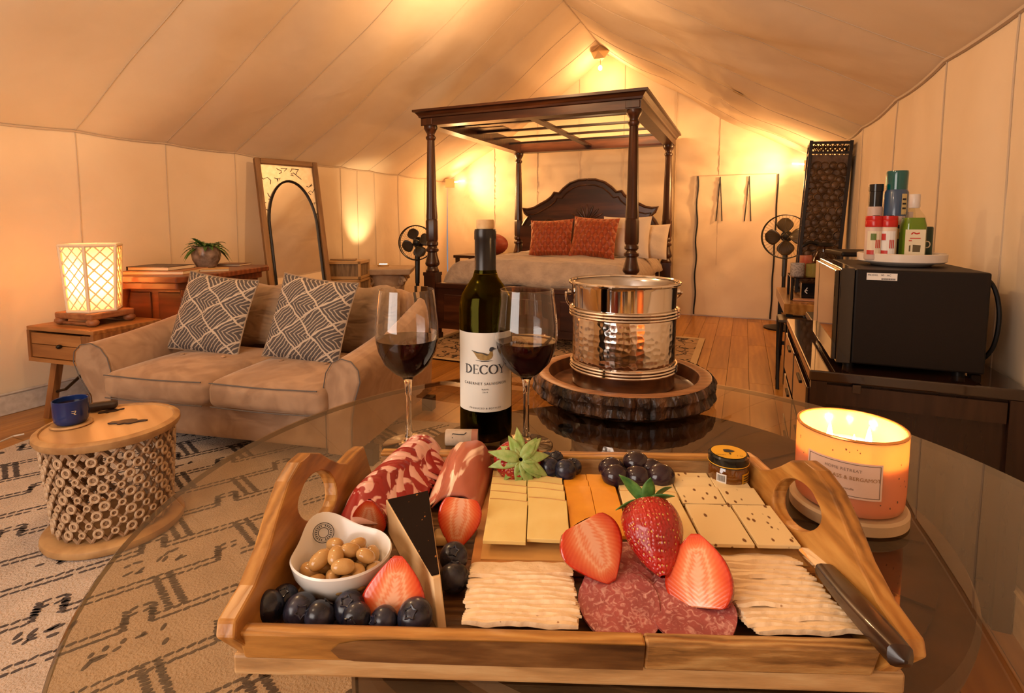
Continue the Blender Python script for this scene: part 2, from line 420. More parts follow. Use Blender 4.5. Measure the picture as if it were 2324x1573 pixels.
# ------------------------------------------------------------------ setting
XL, XR, YB, YF, XRI, ZR = -3.77, .71, 6.50, -1.70, -1.56, 3.06
ZEL, ZER = 1.63, 1.71
fl = MB().box(((XL+XR)/2, (YB+YF)/2, -.03), (XR-XL+.1, YB-YF+.1, .03)).build('floor', M_under, smooth=False); tag(fl, kind='structure')
pw = .142; ncol = int((XR-XL)/pw)+1
plank_me = {}
for c in range(ncol):
    x0 = XL+c*pw; x1 = min(x0+pw, XR)
    if x1-x0 < .02: continue
    y = YF-R.random()*1.2
    while y < YB:
        y1 = y+1.22; a, b_ = max(y, YF), min(y1, YB); y = y1
        if b_-a < .03: continue
        o = MB().box((0, 0, 0), (x1-x0-.0025, b_-a-.003, .014)).build('plank', M_plank, fl, smooth=False)
        o.location = ((x0+x1)/2, (a+b_)/2, -.007+R.uniform(-.0006, 0))
def drape(a, b_, amp=.010, sc=1.0, seed=0):
    return amp*(math.sin(a*9*sc+seed+2*noise.noise(Vector((a*.7, b_*.5, seed))))*.5+noise.noise(Vector((a*1.9*sc, b_*.9, seed+5)))*1.6)
def struct(m, name, material, parent=None, smooth=True, **k):
    o = m.build(name, material, parent, smooth=smooth, **k)
    if parent is None: tag(o, kind='structure')
    return o
# side walls
def wl(u, v):
    y = YF+(YB-YF)*u; z = ZEL*v; e = math.sin(PI*v)**.5 if 0 < v < 1 else 0
    return (XL+e*drape(y, z, .016, 1, 1), y, z)
wall_left = struct(MB().grid(wl, 150, 14), 'wall_left', M_canvas)
def wr(u, v):
    y = YF+(YB-YF)*u; z = ZER*v; e = math.sin(PI*v)**.5 if 0 < v < 1 else 0
    return (XR-e*abs(drape(y, z, .014, 1, 4)), y, z)
wall_right = struct(MB().grid(wr, 150, 14), 'wall_right', M_canvas)
# roof: two sagging slopes
seamL = [-1.0, .3, 1.15, 2.01, 2.57, 3.13, 3.75, 4.36, 4.8, 5.35, 5.94]
seamR = [-1.0, .2, 1.2, 2.67, 3.4, 4.3, 4.9, 5.6, 6.1]
def sag(y, seams):
    """cloth hangs between its seams"""
    ss = [YF]+seams+[YB]
    for i in range(len(ss)-1):
        if ss[i] <= y <= ss[i+1]:
            L = ss[i+1]-ss[i]; t = (y-ss[i])/L; return 4*t*(1-t)*L
    return 0
def roofpt(y, t, left=True, wob=1):
    x = (XL if left else XR); ze = ZEL if left else ZER
    px = x+(XRI-x)*t; pz = ze+(ZR-ze)*t
    s = sag(y, seamL if left else seamR)
    dz = -.055*math.sin(PI*t)-.022*s*(1-t)**2-.02*s*math.sin(PI*t)
    dz += wob*(.010*math.sin(6*y+7*t+(0 if left else 1.4*math.sin(5*t+y)))*math.sin(PI*t)+.075*noise.noise(Vector((y*1.0+t*.8, t*2.6, 3 if left else 8)))*math.sin(PI*t)+.026*noise.noise(Vector((y*3.5+t*(3 if left else -7), t*1.6, 5)))*math.sin(PI*t))
    return (px, y, pz+dz)
cl = MB().grid(lambda u, v: roofpt(YF+(YB-YF)*u, v, True), 170, 34); cl.grid(lambda u, v: roofpt(YF+(YB-YF)*u, v, False), 170, 34)
ceiling = struct(cl, 'ceiling', M_canvas2)
def seam(pts, r, parent, m=None, name='seam'): return MB().tube(pts, r, 5).build(name, m or M_seam, parent)
for y in seamL:
    seam([Vector(roofpt(y, t/24, True))+Vector((0, 0, -.003)) for t in range(25)], .0024, ceiling)
for y in seamR:
    seam([Vector(roofpt(y, t/24, False))+Vector((0, 0, -.003)) for t in range(25)], .0024, ceiling)
seam([Vector(roofpt(YF+(YB-YF)*k/120, 0, True))+Vector((.006, 0, -.004)) for k in range(121)], .006, ceiling)
seam([Vector(roofpt(YF+(YB-YF)*k/120, 0, False))+Vector((-.006, 0, -.004)) for k in range(121)], .009, ceiling)
seam([Vector(roofpt(YF+(YB-YF)*k/40, 1, False))+Vector((0, 0, -.004)) for k in range(41)], .005, ceiling)
for y in (2.01, 2.57, 3.13, 4.36, 4.62, 4.9, 5.35, 5.94, .9, 1.4):
    seam([(Vector(wl((y-YF)/(YB-YF), k/14))+Vector((.003, 0, 0))) for k in range(15)], .0022, wall_left)
for y in (1.2, 2.05, 2.67, 3.4, 4.3, 5.6):
    seam([(Vector(wr((y-YF)/(YB-YF), k/14))+Vector((-.003, 0, 0))) for k in range(15)], .0025, wall_right)
# gable walls
def gable(yy, sgn, name, seed):
    def fn(u, v):
        x = XL+(XR-XL)*u
        top = (ZEL+(ZR-ZEL)*(x-XL)/(XRI-XL)) if x < XRI else (ZR+(ZER-ZR)*(x-XRI)/(XR-XRI))
        z = top*v; e = math.sin(PI*min(1, max(0, u)))**.5*(1-(2*v-1)**8)
        # folds radiate from the two eave corners
        aL = math.atan2(z-ZEL, x-XL+.05); aR = math.atan2(z-ZER, XR-x+.05)
        f = .026*math.sin(30*aL+2*noise.noise(Vector((aL*6, 0, 1))))*math.exp(-(x-XL)/1.5)+.026*math.sin(28*aR+2*noise.noise(Vector((aR*6, 0, 2))))*math.exp(-(XR-x)/1.5)+.03*noise.noise(Vector((x*2.2+z*.8, z*1.2, seed)))+.007*math.sin(9*x+2*z)+.012*noise.noise(Vector((x*7+z*5, z*2, seed+2)))
        return (x, yy-sgn*abs(f)*e, z)
    return MB().grid(fn, 110, 60), fn
gb, gfn = gable(YB, 1, 'wall_back', 2)
wall_back = struct(gb, 'wall_back', M_canvas)
gf, gfn2 = gable(YF, -1, 'wall_front', 6)
wall_front = struct(gf, 'wall_front', M_canvas)
def gpt(x, z, off=.004):
    top = (ZEL+(ZR-ZEL)*(x-XL)/(XRI-XL)) if x < XRI else (ZR+(ZER-ZR)*(x-XRI)/(XR-XRI))
    p = Vector(gfn((x-XL)/(XR-XL), z/top)); p.y -= off; return p
for x in (-3.05, -2.45, -1.9, -1.35, -.75, -.28):
    top = (ZEL+(ZR-ZEL)*(x-XL)/(XRI-XL)) if x < XRI else (ZR+(ZER-ZR)*(x-XRI)/(XR-XRI))
    seam([gpt(x, .02+(top-.05)*k/40) for k in range(41)], .0028, wall_back)
# door flap in the back wall: two zips, a head seam and two pairs of ties
door = tag(MB().grid(lambda u, v: gpt(-.50+.80*u, .01+1.58*v, .008+.004*math.sin(9*u+4*v)), 16, 30).build('door_1', M_canvas), kind='structure')
for x, d in ((-.50, 0), (.295, .02)):
    MB().tube([gpt(x+d+.007*math.sin(k*.8)*(1 if x < 0 else .4)+(.0 if x < 0 else -.02*k/30), 1.59-1.575*k/30, .02) for k in range(31)], .009, 6).build('zip', M_black, door)
seam([gpt(-.50+.80*k/12, 1.595, .016) for k in range(13)], .004, door)
for x in (-.265, .03):
    for s in (-1, 1):
        MB().tube([gpt(x+s*.004*k*.8, 1.575-.49*k/10, .02+.003*(k % 2)) for k in range(11)], [.006]*11, 5).build('tie', M_black, door)
# small reinforcement patch on the roof
pp = [Vector(roofpt(4.75+a, .33+b_, False))+Vector((-.006, 0, -.01)) for a, b_ in ((0, 0), (.1, .0), (.1, .035), (0, .035))]
m = MB(); m.add([tuple(p) for p in pp]+[tuple(p+Vector((0, 0, .004))) for p in pp], [(0, 1, 2, 3), (7, 6, 5, 4), (0, 4, 5, 1), (1, 5, 6, 2), (2, 6, 7, 3), (3, 7, 4, 0)]); m.build('roof_patch', mat('roof_patch', (.42, .27, .12), rough=.8), ceiling, smooth=False)
# baseboards
def basebd(name, x, s):
    o = MB().box((x+s*.011, (YB+YF)/2, .055), (.022, YB-YF, .11)).build(name, M_white, smooth=False, bevel=.004); tag(o, kind='structure')
    MB().tube([(x+s*.02, YF, .118), (x+s*.02, YB, .118)], .008, 6).build('moulding', M_white, o)
basebd('baseboard_left', XL+.01, 1); basebd('baseboard_right', XR-.01, -1)
# corner and ridge lamp fittings
M_bulb = emit('bulb', (1, .72, .36), 30)
M_fit = mat('pale_bracket', (.55, .36, .17), rough=.6)
for k, (loc, rz, lab) in enumerate(((Vector((-3.66, 6.36, 1.60)), .5, 'small wooden bracket lamp in the left rear corner of the tent'), (Vector((.62, 6.36, 1.66)), PI-.5, 'small wooden bracket lamp in the right rear corner of the tent'))):
    t = thing('bracket_lamp', lab, 'lamp', loc, rz)
    MB().prism([(-.05, -.05), (.07, -.02), (.07, .03), (-.05, .05)], -.06, .05).build('bracket', M_fit, t, smooth=False)
    MB().tube([(.072, 0, .01), (.20, 0, .03)], .008, 8).build('bulb', M_bulb, t)
t = thing('ridge_lamp', 'pendant fitting with a bare bulb under the ridge above the bed', 'lamp', (-1.55, 6.1, 2.98))
m = MB(); m.add([(-.11, 0, .0), (.11, 0, 0), (0, -.1, -.02), (0, .1, -.02), (0, 0, .08), (-.06, -.05, -.09), (.06, -.05, -.09), (.0, .06, -.09)], [(0, 2, 4), (2, 1, 4), (1, 3, 4), (3, 0, 4), (0, 2, 5), (2, 1, 6), (2, 5, 6), (1, 3, 6), (3, 0, 5), (3, 5, 7), (3, 6, 7), (5, 6, 7)]); m.build('canopy', M_fit, t, smooth=False)
MB().tube([(0, 0, -.09), (0, 0, -.16)], .004, 6).build('cord', M_fit, t)
MB().ball((0, 0, -.18), (.022, .022, .028)).build('bulb', M_bulb, t)
# ------------------------------------------------------------------ four-poster bed
BX0, BX1, BY0, BY1 = -2.60, -.80, 4.20, 6.24
bed = thing('four_poster_bed', 'carved dark wooden four-poster bed with a slatted canopy at the back of the tent', 'bed', ((BX0+BX1)/2, (BY0+BY1)/2, 0))
bx, by = (BX1-BX0)/2, (BY1-BY0)/2
def post(m, x, y):
    m.box((x, y, .31), (.115, .115, .62)); m.box((x, y, .03), (.13, .13, .06)); m.box((x, y, .605), (.125, .125, .03))
    m.lathe([(.058, .62), (.060, .635), (.050, .65), (.046, .67), (.062, .685), (.066, .70), (.060, .72), (.047, .77), (.042, .80), (.058, .812), (.058, .83), (.047, .84), (.043, .855), (.054, .868), (.054, .885), (.048, .90)], 24, (x, y, 0))
    m.lathe([(.050, .90), (.055, .92), (.056, 1.08), (.050, 1.10)], 8, (x, y, 0))
    m.lathe([(.050, 1.10), (.050, 1.13), (.046, 1.2), (.040, 1.5), (.033, 1.78), (.032, 1.80)], 32, (x, y, 0), fn=lambda a, z: 1+.035*math.cos(a*12))
    m.lathe([(.036, 1.80), (.044, 1.815), (.044, 1.83), (.034, 1.84), (.034, 1.855), (.052, 1.885), (.060, 1.90), (.060, 1.92)], 24, (x, y, 0))
for x in (-bx, bx):
    for y in (-by, by): m = MB(); post(m, x, y); m.build('post', M_darkbed, bed)
# cornice: stepped rails round the top
def cornice(m, horizontal, s):
    # profile out from the post centre line: (offset, z)
    prof = [(-.055, 1.92), (.062, 1.92), (.062, 1.985), (.075, 1.99), (.080, 2.005), (.10, 2.03), (.118, 2.035), (.118, 2.055), (-.055, 2.055)]
    n = len(prof); L = (bx if horizontal else by)
    v = []
    for e in (-1, 1):
        for o, z in prof:
            if horizontal: v.append((e*(bx+o), s*(by+o), z))
            else: v.append((s*(bx+o), e*(by+o), z))
    f = [(i, (i+1) % n, (i+1) % n+n, i+n) for i in range(n)]+[tuple(range(n)), tuple(range(2*n-1, n-1, -1))]
    m.add(v, f)
for h, s in ((1, -1), (1, 1), (0, -1), (0, 1)):
    m = MB(); cornice(m, h, s); m.build('canopy_rail', M_darkbedx, bed, smooth=False)
for x in (-bx, bx):
    for y in (-by, by): MB().box((x, y+(-.066 if y < 0 else .066), 1.953), (.11, .012, .055)).build('corner_block', M_darkbed, bed, smooth=False, bevel=.004)
for k in range(4): MB().box((0, -by+.42+k*.41, 1.985), (2*bx-.1, .045, .018)).build('canopy_slat', M_darkbedx, bed, smooth=False)
MB().box((0, 0, 1.965), (.075, 2*by-.1, .022)).build('canopy_beam', M_darkbed, bed, smooth=False)
for k in range(2): MB().box((-bx+.24, -by+.24+k*.55, 2.0), (.36, .30, .01)).build('canopy_panel', M_darkbedx, bed, smooth=False)
# footboard and side rails
m = MB(); m.box((0, -by, .30), (2*bx-.1, .04, .38)); m.build('footboard', M_darkbedx, bed, smooth=False)
MB().box((0, -by-.006, .505), (2*bx-.1, .075, .045)).build('footboard_cap', M_darkbedx, bed, smooth=False, bevel=.008)
for k in (-1, 0, 1): MB().box((k*.55, -by-.024, .30), (.44, .012, .25)).build('footboard_panel', M_darkbedx, bed, smooth=False, bevel=.006)
for s in (-1, 1): MB().box((s*bx, 0, .33), (.04, 2*by-.1, .22)).build('side_rail', M_darkbed, bed, smooth=False)
# headboard outline surveyed from the photo
hbp = [(1206, 478), (1212, 470), (1232, 474), (1248, 471), (1264, 464), (1276, 452), (1283, 440), (1287, 434), (1297, 437), (1304, 427), (1318, 416), (1333, 410), (1352, 406), (1370, 406), (1390, 412), (1405, 423), (1416, 434), (1428, 432), (1434, 441), (1446, 450), (1462, 458), (1480, 467), (1496, 470), (1509, 468), (1504, 479), (1494, 488), (1502, 498), (1509, 510), (1514, 522), (1514, 545), (1506, 552), (1508, 575), (1508, 640)]
hb = [hy(px, py, BY1) for px, py in hbp]
hb = [(p.x-(BX0+BX1)/2, p.z) for p in hb]
cxh = (hb[0][0]+hb[23][0])/2
hb = [(x-cxh, z) for x, z in hb]
left = [(-x, z) for x, z in reversed(hb) if x > 0]
right = [(x, z) for x, z in hb if x > 0]
scl = (bx-.05)/max(x for x, z in right)
poly = [(x*scl, z) for x, z in right]+[(x*scl, z) for x, z in left]
Mx = Matrix.Translation((0, by-.03, 0)) @ Matrix.Rotation(PI/2, 4, 'X')
MB().prism(poly, 0, .05, Mx).build('headboard', M_darkbedx, bed, smooth=False, bevel=.008)
inner = [(x*.90, (z-.9)*.86+.90) for x, z in poly if z > .98]
def rimtube(pts, r, name='headboard_moulding', mt=M_darkbedx): return MB().tube([(x, by-.088, z) for x, z in pts], r, 6).build(name, mt, bed)
for seg in ([q for q in poly if q[1] > .98],): 
    h = len(right); rr_ = [q for q in poly[:h] if q[1] > 1.0]; ll_ = [q for q in poly[h:] if q[1] > 1.0]
    rimtube([(x*.985, z-.012) for x, z in rr_], .016); rimtube([(x*.985, z-.012) for x, z in ll_], .016)
    rimtube([(x*.9, z-.075) for x, z in rr_ if z > 1.08], .009); rimtube([(x*.9, z-.075) for x, z in ll_ if z > 1.08], .009)
for k in range(9):   # carved fan of leaves
    a = PI/2+(k-4)*.36; MB().ball((0, 0, 0), (.016, .010, .085), 10, 8, Matrix.Translation((.13*math.cos(a), by-.082, 1.08+.12*math.sin(a))) @ Matrix.Rotation(PI/2-a, 4, 'Y')).build('carved_leaf', M_darkbed, bed)
for s in (-1, 1):
    MB().tube([(s*(.45+.10*math.cos(t*.5)*(1-t*.05)), by-.082, 1.04+.08*math.sin(t*.5)*(1-t*.05)) for t in range(16)], .010, 6).build('carved_scroll', M_darkbed, bed)
# mattress and bedding (things lying on the bed)
M_duvet = mat('grey_beige_duvet', (.44, .35, .28), (.33, .26, .21), 9, rough=.9, bmp=.9, bdist=.03, bscale=11, sheen=.2)
M_duvet_band = mat('duvet_band', (.16, .13, .11), (.30, .25, .20), 60, rough=.9)
M_linen = mat('cream_linen', (.72, .62, .50), rough=.9, bmp=.3, bdist=.02, bscale=9)
cb = ((BX0+BX1)/2, (BY0+BY1)/2)
mt = MB().softbox((2*bx-.16, 2*by-.26, .22), .06, .01, 10).build('mattress', M_linen, loc=(cb[0], cb[1]+.04, .33))
tag(mt, 'cream mattress under the duvet on the four-poster bed', 'mattress')
def duv(u, v):
    x = (2*u-1); y = (2*v-1); w = bx+.02; L = by-.07
    px = x*w*1.0; py = y*L
    ex = max(0, abs(x)-.80)/.20; ey = max(0, -y-.86)/.14
    z = .705-.16*ex**2.2-.20*ey**1.6
    if ey > 0: py = -L*.86-(-y-.86)*L*.9
    z += .018*noise.noise(Vector((px*2.6, py*2.1, 0)))+.010*noise.noise(Vector((px*6, py*6, 4)))+.012*math.cos(x*PI/2)
    px = math.copysign(min(abs(px), bx-.045+.05*(ex > 0)), px)
    return (px*.955, py, z)
dv = MB().grid(duv, 60, 60).build('duvet', M_duvet, loc=(cb[0], cb[1], 0), solid=.03)
tag(dv, 'rumpled grey-beige duvet spread over the four-poster bed', 'duvet')
bnd = MB().grid(lambda u, v: tuple(Vector(duv(u*.96+.02, .66+.14*v))+Vector((0, 0, .018))), 60, 6).build('woven_band', M_duvet_band, dv)
# pillows
def tufted_mat():
    m, nt, b, out = newmat('rust_velvet')
    b.inputs['Roughness'].default_value = .55; b.inputs['Sheen Weight'].default_value = .8; b.inputs['Sheen Tint'].default_value = (1, .45, .2, 1)
    co = coords(nt, 'Object', (1, 1, 1)); sx = N(nt, 'SeparateXYZ'); nt.links.new(co, sx.inputs[0])
    def mth(op, a, b_=None, c=None):
        n = N(nt, 'Math', operation=op)
        for i, q in enumerate((a, b_, c)):
            if q is None: continue
            if isinstance(q, (int, float)): n.inputs[i].default_value = q
            else: nt.links.new(q, n.inputs[i])
        return n.outputs[0]
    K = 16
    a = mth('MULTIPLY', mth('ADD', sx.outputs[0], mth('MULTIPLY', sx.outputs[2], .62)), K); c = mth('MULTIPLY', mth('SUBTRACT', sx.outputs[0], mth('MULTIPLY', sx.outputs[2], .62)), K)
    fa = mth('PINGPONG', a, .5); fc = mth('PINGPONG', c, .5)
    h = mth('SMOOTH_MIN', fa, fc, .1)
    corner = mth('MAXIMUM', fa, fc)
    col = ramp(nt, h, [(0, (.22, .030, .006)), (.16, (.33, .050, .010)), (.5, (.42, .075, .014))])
    dot = ramp(nt, corner, [(0, (.5, .5, .5)), (.08, (.5, .5, .5)), (.11, (0, 0, 0))])  # pale dots paint highlights into the crossings of the tuft seams
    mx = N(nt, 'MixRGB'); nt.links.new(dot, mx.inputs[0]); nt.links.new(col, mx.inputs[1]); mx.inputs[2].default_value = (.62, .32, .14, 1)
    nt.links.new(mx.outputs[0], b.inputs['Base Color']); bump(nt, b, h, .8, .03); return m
M_rust = tufted_mat()
def put_pillow(name, lab, material, w, h, t, loc, tilt, yaw=0, roll=0, seed=0, cat='pillow', group=None, pinch=.07, seam_m=None):
    o = pillow_mesh(w, h, t, 22, seed, pinch).build(name, material, smooth=True)
    o.location = loc; o.rotation_euler = (Matrix.Rotation(yaw, 3, 'Z') @ Matrix.Rotation(-tilt, 3, 'X') @ Matrix.Rotation(roll, 3, 'Y')).to_euler()
    tag(o, lab, cat, group)
    if seam_m:
        pts = []
        for k in range(88):
            q = k/88*4; s_ = int(q); u = (q-s_)*2-1; a, b_ = ((u, -1), (1, u), (-u, 1), (-1, -u))[s_]
            pts.append((a*w/2*(1-pinch*(1-b_*b_)*abs(a)**2), 0, b_*h/2*(1-pinch*(1-a*a)*abs(b_)**2)))
        MB().tube(pts, .004, 5, closed=True).build('piping', seam_m, o)
    return o
def bedp(px, py, y): return hy(px, py, y)
p = bedp(1250, 540, 5.30); put_pillow('velvet_pillow', 'rust velvet tufted pillow on the bed, leaning against the left side of the headboard', M_rust, .47, .40, .16, p, .30, .02, -.04, 1, group='rust velvet pillows on the bed')
p = bedp(1348, 539, 5.24); put_pillow('velvet_pillow', 'rust velvet tufted pillow on the bed, in front of the cream pillow', M_rust, .47, .42, .16, p, .30, -.03, .05, 5, group='rust velvet pillows on the bed')
p = bedp(1420, 538, 5.48); put_pillow('cream_pillow', 'cream linen pillow on the bed just right of the rust pillows, behind the front post', M_linen, .50, .44, .16, p, .30, -.05, 0, 3, group='cream pillows on the bed')
p = bedp(1470, 548, 5.60); put_pillow('cream_pillow', 'cream linen pillow farthest right on the bed, right of the front post', M_linen, .42, .38, .14, p, .35, -.1, 0, 8, group='cream pillows on the bed')
# bedside table and round cushion at the left of the bed
nt_ = thing('bedside_table', 'low dark bedside table at the left of the bed behind the wine bottle', 'table', (-2.98, 5.9, 0))
MB().box((0, 0, .66), (.5, .42, .035)).build('tabletop', M_darkbedx, nt_, smooth=False, bevel=.006)
for a in (-1, 1):
    for b_ in (-1, 1): MB().box((a*.21, b_*.17, .32), (.04, .04, .645)).build('leg', M_darkbed, nt_, smooth=False)
ob = MB().ball((0, 0, .13), (.19, .15, .13), 24, 14, fn=lambda d: 1-.05*abs(math.sin(3*math.atan2(d.y, d.x)))).build('round_cushion', mat('rust_leather', (.30, .045, .012), (.22, .03, .01), 14, rough=.45))
ob.location = hy(1120, 575, 5.85)-Vector((0, 0, .10)); ob.location.z = .678
tag(ob, 'round rust-red cushion on the bedside table behind the wine bottle', 'cushion')
# rug under the foot of the bed
def persian(name, base, dark, tan):
    m, nt, b, out = newmat(name); co = coords(nt, 'Object', (1, 1, 1))
    v = N(nt, 'TexVoronoi', feature='DISTANCE_TO_EDGE'); v.inputs['Scale'].default_value = 9; v.inputs['Randomness'].default_value = .8
    n1 = N(nt, 'TexNoise'); n1.inputs['Scale'].default_value = 6; n1.inputs['Detail'].default_value = 4; nt.links.new(co, n1.inputs['Vector'])
    mx = N(nt, 'MixRGB'); mx.inputs[0].default_value = .25; nt.links.new(co, mx.inputs[1]); nt.links.new(n1.outputs['Color'], mx.inputs[2]); nt.links.new(mx.outputs[0], v.inputs['Vector'])
    nt.links.new(ramp(nt, v.outputs[0], [(0, dark), (.045, dark), (.07, base), (.3, tan)]), b.inputs['Base Color']); b.inputs['Roughness'].default_value = .95
    n2 = N(nt, 'TexNoise'); n2.inputs['Scale'].default_value = 120; nt.links.new(co, n2.inputs['Vector']); bump(nt, b, n2.outputs[0], .4, .004); return m
M_pers = persian('persian_wool', (.42, .26, .13), (.05, .03, .02), (.34, .22, .12))
rg = thing('patterned_rug', 'small patterned tan rug with dark scrolls lying under the foot of the bed', 'rug', (-1.42, 4.35, 0), -.0)
MB().box((0, 0, .006), (2.25, 1.60, .010)).build('rug_body', M_pers, rg, smooth=False)
M_pale = mat('pale_border', (.50, .36, .20), rough=.95)
for s in (-1, 1):
    MB().box((s*1.10, 0, .0075), (.05, 1.60, .011)).build('border', M_pale, rg, smooth=False)
    MB().box((0, s*.775, .0078), (2.25, .05, .011)).build('border', M_pale, rg, smooth=False)
# ------------------------------------------------------------------ pedestal fans
def fan(lab, loc, rz, hub_z, rad, blade_m, ph):
    t = thing('pedestal_fan', lab, 'fan', loc, rz)
    MB().lathe([(.17, 0), (.17, .015), (.10, .03), (.03, .045), (.018, .06), (.018, hub_z-.35)], 24).build('base', M_blackmetal, t)
    MB().tube([(0, 0, hub_z-.40), (0, .02, hub_z-.12), (0, .06, hub_z-.02)], [.022, .026, .03], 10).build('stem', M_blackmetal, t)
    MB().lathe([(.001, -.16), (.04, -.155), (.055, -.12), (.055, -.05), (.03, -.03)], 20, M=Matrix.Translation((0, 0, hub_z)) @ Matrix.Rotation(PI/2, 4, 'X')).build('motor', M_blackmetal, t)
    c = Vector((0, -.04, hub_z))
    cage = MB(); cage.tube([(rad*math.cos(a), -.04, hub_z+rad*math.sin(a)) for a in [2*PI*k/48 for k in range(48)]], .006, 6, closed=True)
    cage.tube([(rad*1.0*math.cos(a), .01, hub_z+rad*1.0*math.sin(a)) for a in [2*PI*k/48 for k in range(48)]], .004, 6, closed=True)
    cage.build('guard_ring', M_blackmetal, t)
    wires = MB()
    for k in range(40):
        a = 2*PI*k/40
        for s, y0 in ((-1, -.075), (1, .045)):
            wires.tube([(.035*math.cos(a), y0, hub_z+.035*math.sin(a)), (rad*.6*math.cos(a), y0, hub_z+rad*.6*math.sin(a)), (rad*math.cos(a), -.015, hub_z+rad*math.sin(a))], .0008, 3)
    tag(wires.build('guard_wires', M_blackmetal, t), kind='stuff')
    for k in range(4):
        a = ph+k*PI/2
        def bl(u, v, a=a):
            r_ = .03+(rad*.86-.03)*v; w = (.30+.75*math.sin(PI*(v*.72+.14))**1.2)*(u-.5)*1.25
            w *= (1-max(0, v-.8)*2.6)
            an = a+w*(1.0 if v > .1 else .5); return (r_*math.cos(an), -.02+.03*(u-.5), hub_z+r_*math.sin(an))
        MB().grid(bl, 8, 12).build('blade', blade_m, t, solid=.003)
    MB().lathe([(.03, -.03), (.034, 0), (.028, .02), (.001, .03)], 16, M=Matrix.Translation((0, -.02, hub_z)) @ Matrix.Rotation(PI/2, 4, 'X')).build('hub', M_blackmetal, t)
    return t
M_blade = mat('smoke_blade', (.05, .034, .016), rough=.3)
fp = hx(946, 551, -2.95); fan('black pedestal fan on the left of the bed behind the sofa', (fp.x, fp.y, 0), .35, fp.z, .168, M_blade, .35)
fp2 = hx(1783, 537, .38); fan('black pedestal fan on the right beside the tall carved lantern', (fp2.x, fp2.y, 0), -.20, fp2.z, .215, M_blade, .05)
# ------------------------------------------------------------------ leaning arched mirror
A, B_, D_ = hx(580, 362, -3.70), hx(716, 376, -3.70), None
mirror = thing('floor_mirror', 'tall wood-framed arched mirror leaning against the left wall behind the sofa', 'mirror', (-3.322, 3.397, .012))
mw, mh = .536, 1.612
mirror.rotation_euler = (Matrix.Rotation(1.22, 3, 'Z') @ Matrix.Rotation(-.187, 3, 'X')).to_euler()
M_mframe = wood('rustic_frame', (.10, .045, .015), (.28, .14, .05), (.42, .24, .10), axis=2, scale=9, rough=.6, bmp=.3)
M_mframex = wood('rustic_frame_cross', (.10, .045, .015), (.28, .14, .05), (.42, .24, .10), axis=0, scale=9, rough=.6, bmp=.3)
for s in (-1, 1): MB().box((s*(mw/2-.022), 0, mh/2), (.044, .045, mh)).build('frame_side', M_mframe, mirror, smooth=False, bevel=.006)
for z in (.022, mh-.022): MB().box((0, 0, z), (mw-.088, .045, .044)).build('frame_rail', M_mframex, mirror, smooth=False, bevel=.006)
arch = [(-.205, .06), (.205, .06)]+[(.205*math.cos(a), 1.04+.39*math.sin(a)) for a in [PI*k/24 for k in range(25)]]
M_mir = mat('mirror_glass', (.93, .90, .84), rough=.02, metal=1)
MB().box((0, .008, mh/2), (mw-.08, .006, mh-.08)).build('mirror_panel', mat('etched_mirror', (.90, .80, .62), (.80, .68, .48), 30, rough=.45, metal=.8), mirror, smooth=False)
MB().prism(arch, .0, .006, Matrix.Rotation(PI/2, 4, 'X')).build('arched_glass', M_mir, mirror, smooth=False)
MB().tube([(x, -.010, z) for x, z in arch], .010, 6, closed=True).build('arch_rim', M_iron, mirror)
for k in range(14):  # etched twigs round the arch
    a = PI*(k+.5)/14; x0, z0 = .22*math.cos(a), 1.10+.42*math.sin(a); pts = [(x0, .002, z0)]
    for j in range(5): pts.append((pts[-1][0]+R.uniform(-.035, .035), .002, pts[-1][2]+R.uniform(-.03, .04)))
    pts = [(max(-.23, min(.23, p[0])), p[1], min(mh-.07, p[2])) for p in pts]
    MB().tube(pts, .0022, 4).build('twig', M_iron, mirror)
# ------------------------------------------------------------------ reading corner behind the sofa: storage boxes and carved pedestal with an uplight
def wbox(lab, c, d, z, rz):
    t = thing('storage_box', lab, 'box', (c[0], c[1], z), rz, 'woven storage boxes behind the sofa')
    mm = mat('box_wood', (.50, .30, .12), rough=.6)
    m = MB(); e = .022
    for a, b_ in ((-1, -1), (1, -1), (-1, 1), (1, 1)): m.box((a*(d[0]/2-e/2), b_*(d[1]/2-e/2), d[2]/2), (e, e, d[2]))
    for z_ in (e/2, d[2]-e/2):
        m.box((0, 0, z_), (d[0], d[1], e))
    m.build('frame', mm, t, smooth=False)
    ins = mat('woven_panel', (.30, .20, .11), (.14, .09, .05), 60, rough=.8, st=(1, 1, .1), bmp=.5)
    MB().box((0, 0, d[2]/2), (d[0]-.03, d[1]-.03, d[2]-.04)).build('woven_panel', ins, t, smooth=False)
    return t
wb = hx(786, 622, -3.42)
wbox('wood-framed woven storage box behind the sofa, lower of the two', (wb.x, wb.y, 0), (.36, .30, .17), .38, .35)
wbox('wood-framed woven storage box behind the sofa, upper of the two', (wb.x, wb.y, 0), (.36, .30, .16), .555, .38)
bs = thing('low_stand', 'low pale wooden stand under the woven storage boxes', 'stand', (wb.x, wb.y, 0), .35)
MB().box((0, 0, .36), (.42, .36, .03)).build('top', M_fit, bs, smooth=False)
for a in (-1, 1):
    for b_ in (-1, 1): MB().box((a*.18, b_*.15, .172), (.03, .03, .343)).build('leg', M_fit, bs, smooth=False)
tc = MB().prism([(-.12, -.08), (.12, -.02), (.05, .10)], 0, .012).build('paper_stack', mat('paper_brown', (.34, .22, .11), rough=.8), loc=(wb.x, wb.y, .718), smooth=False); tag(tc, 'folded brown papers lying on the upper woven storage box', 'papers')
pd = hx(880, 606, -3.30)
ped = thing('carved_pedestal', 'pale carved stone capital with scrolls used as a stand behind the sofa', 'pedestal', (pd.x, pd.y, 0), .5)
M_stone = mat('pale_stone', (.52, .40, .28), (.40, .28, .18), 8, rough=.8, bmp=.4)
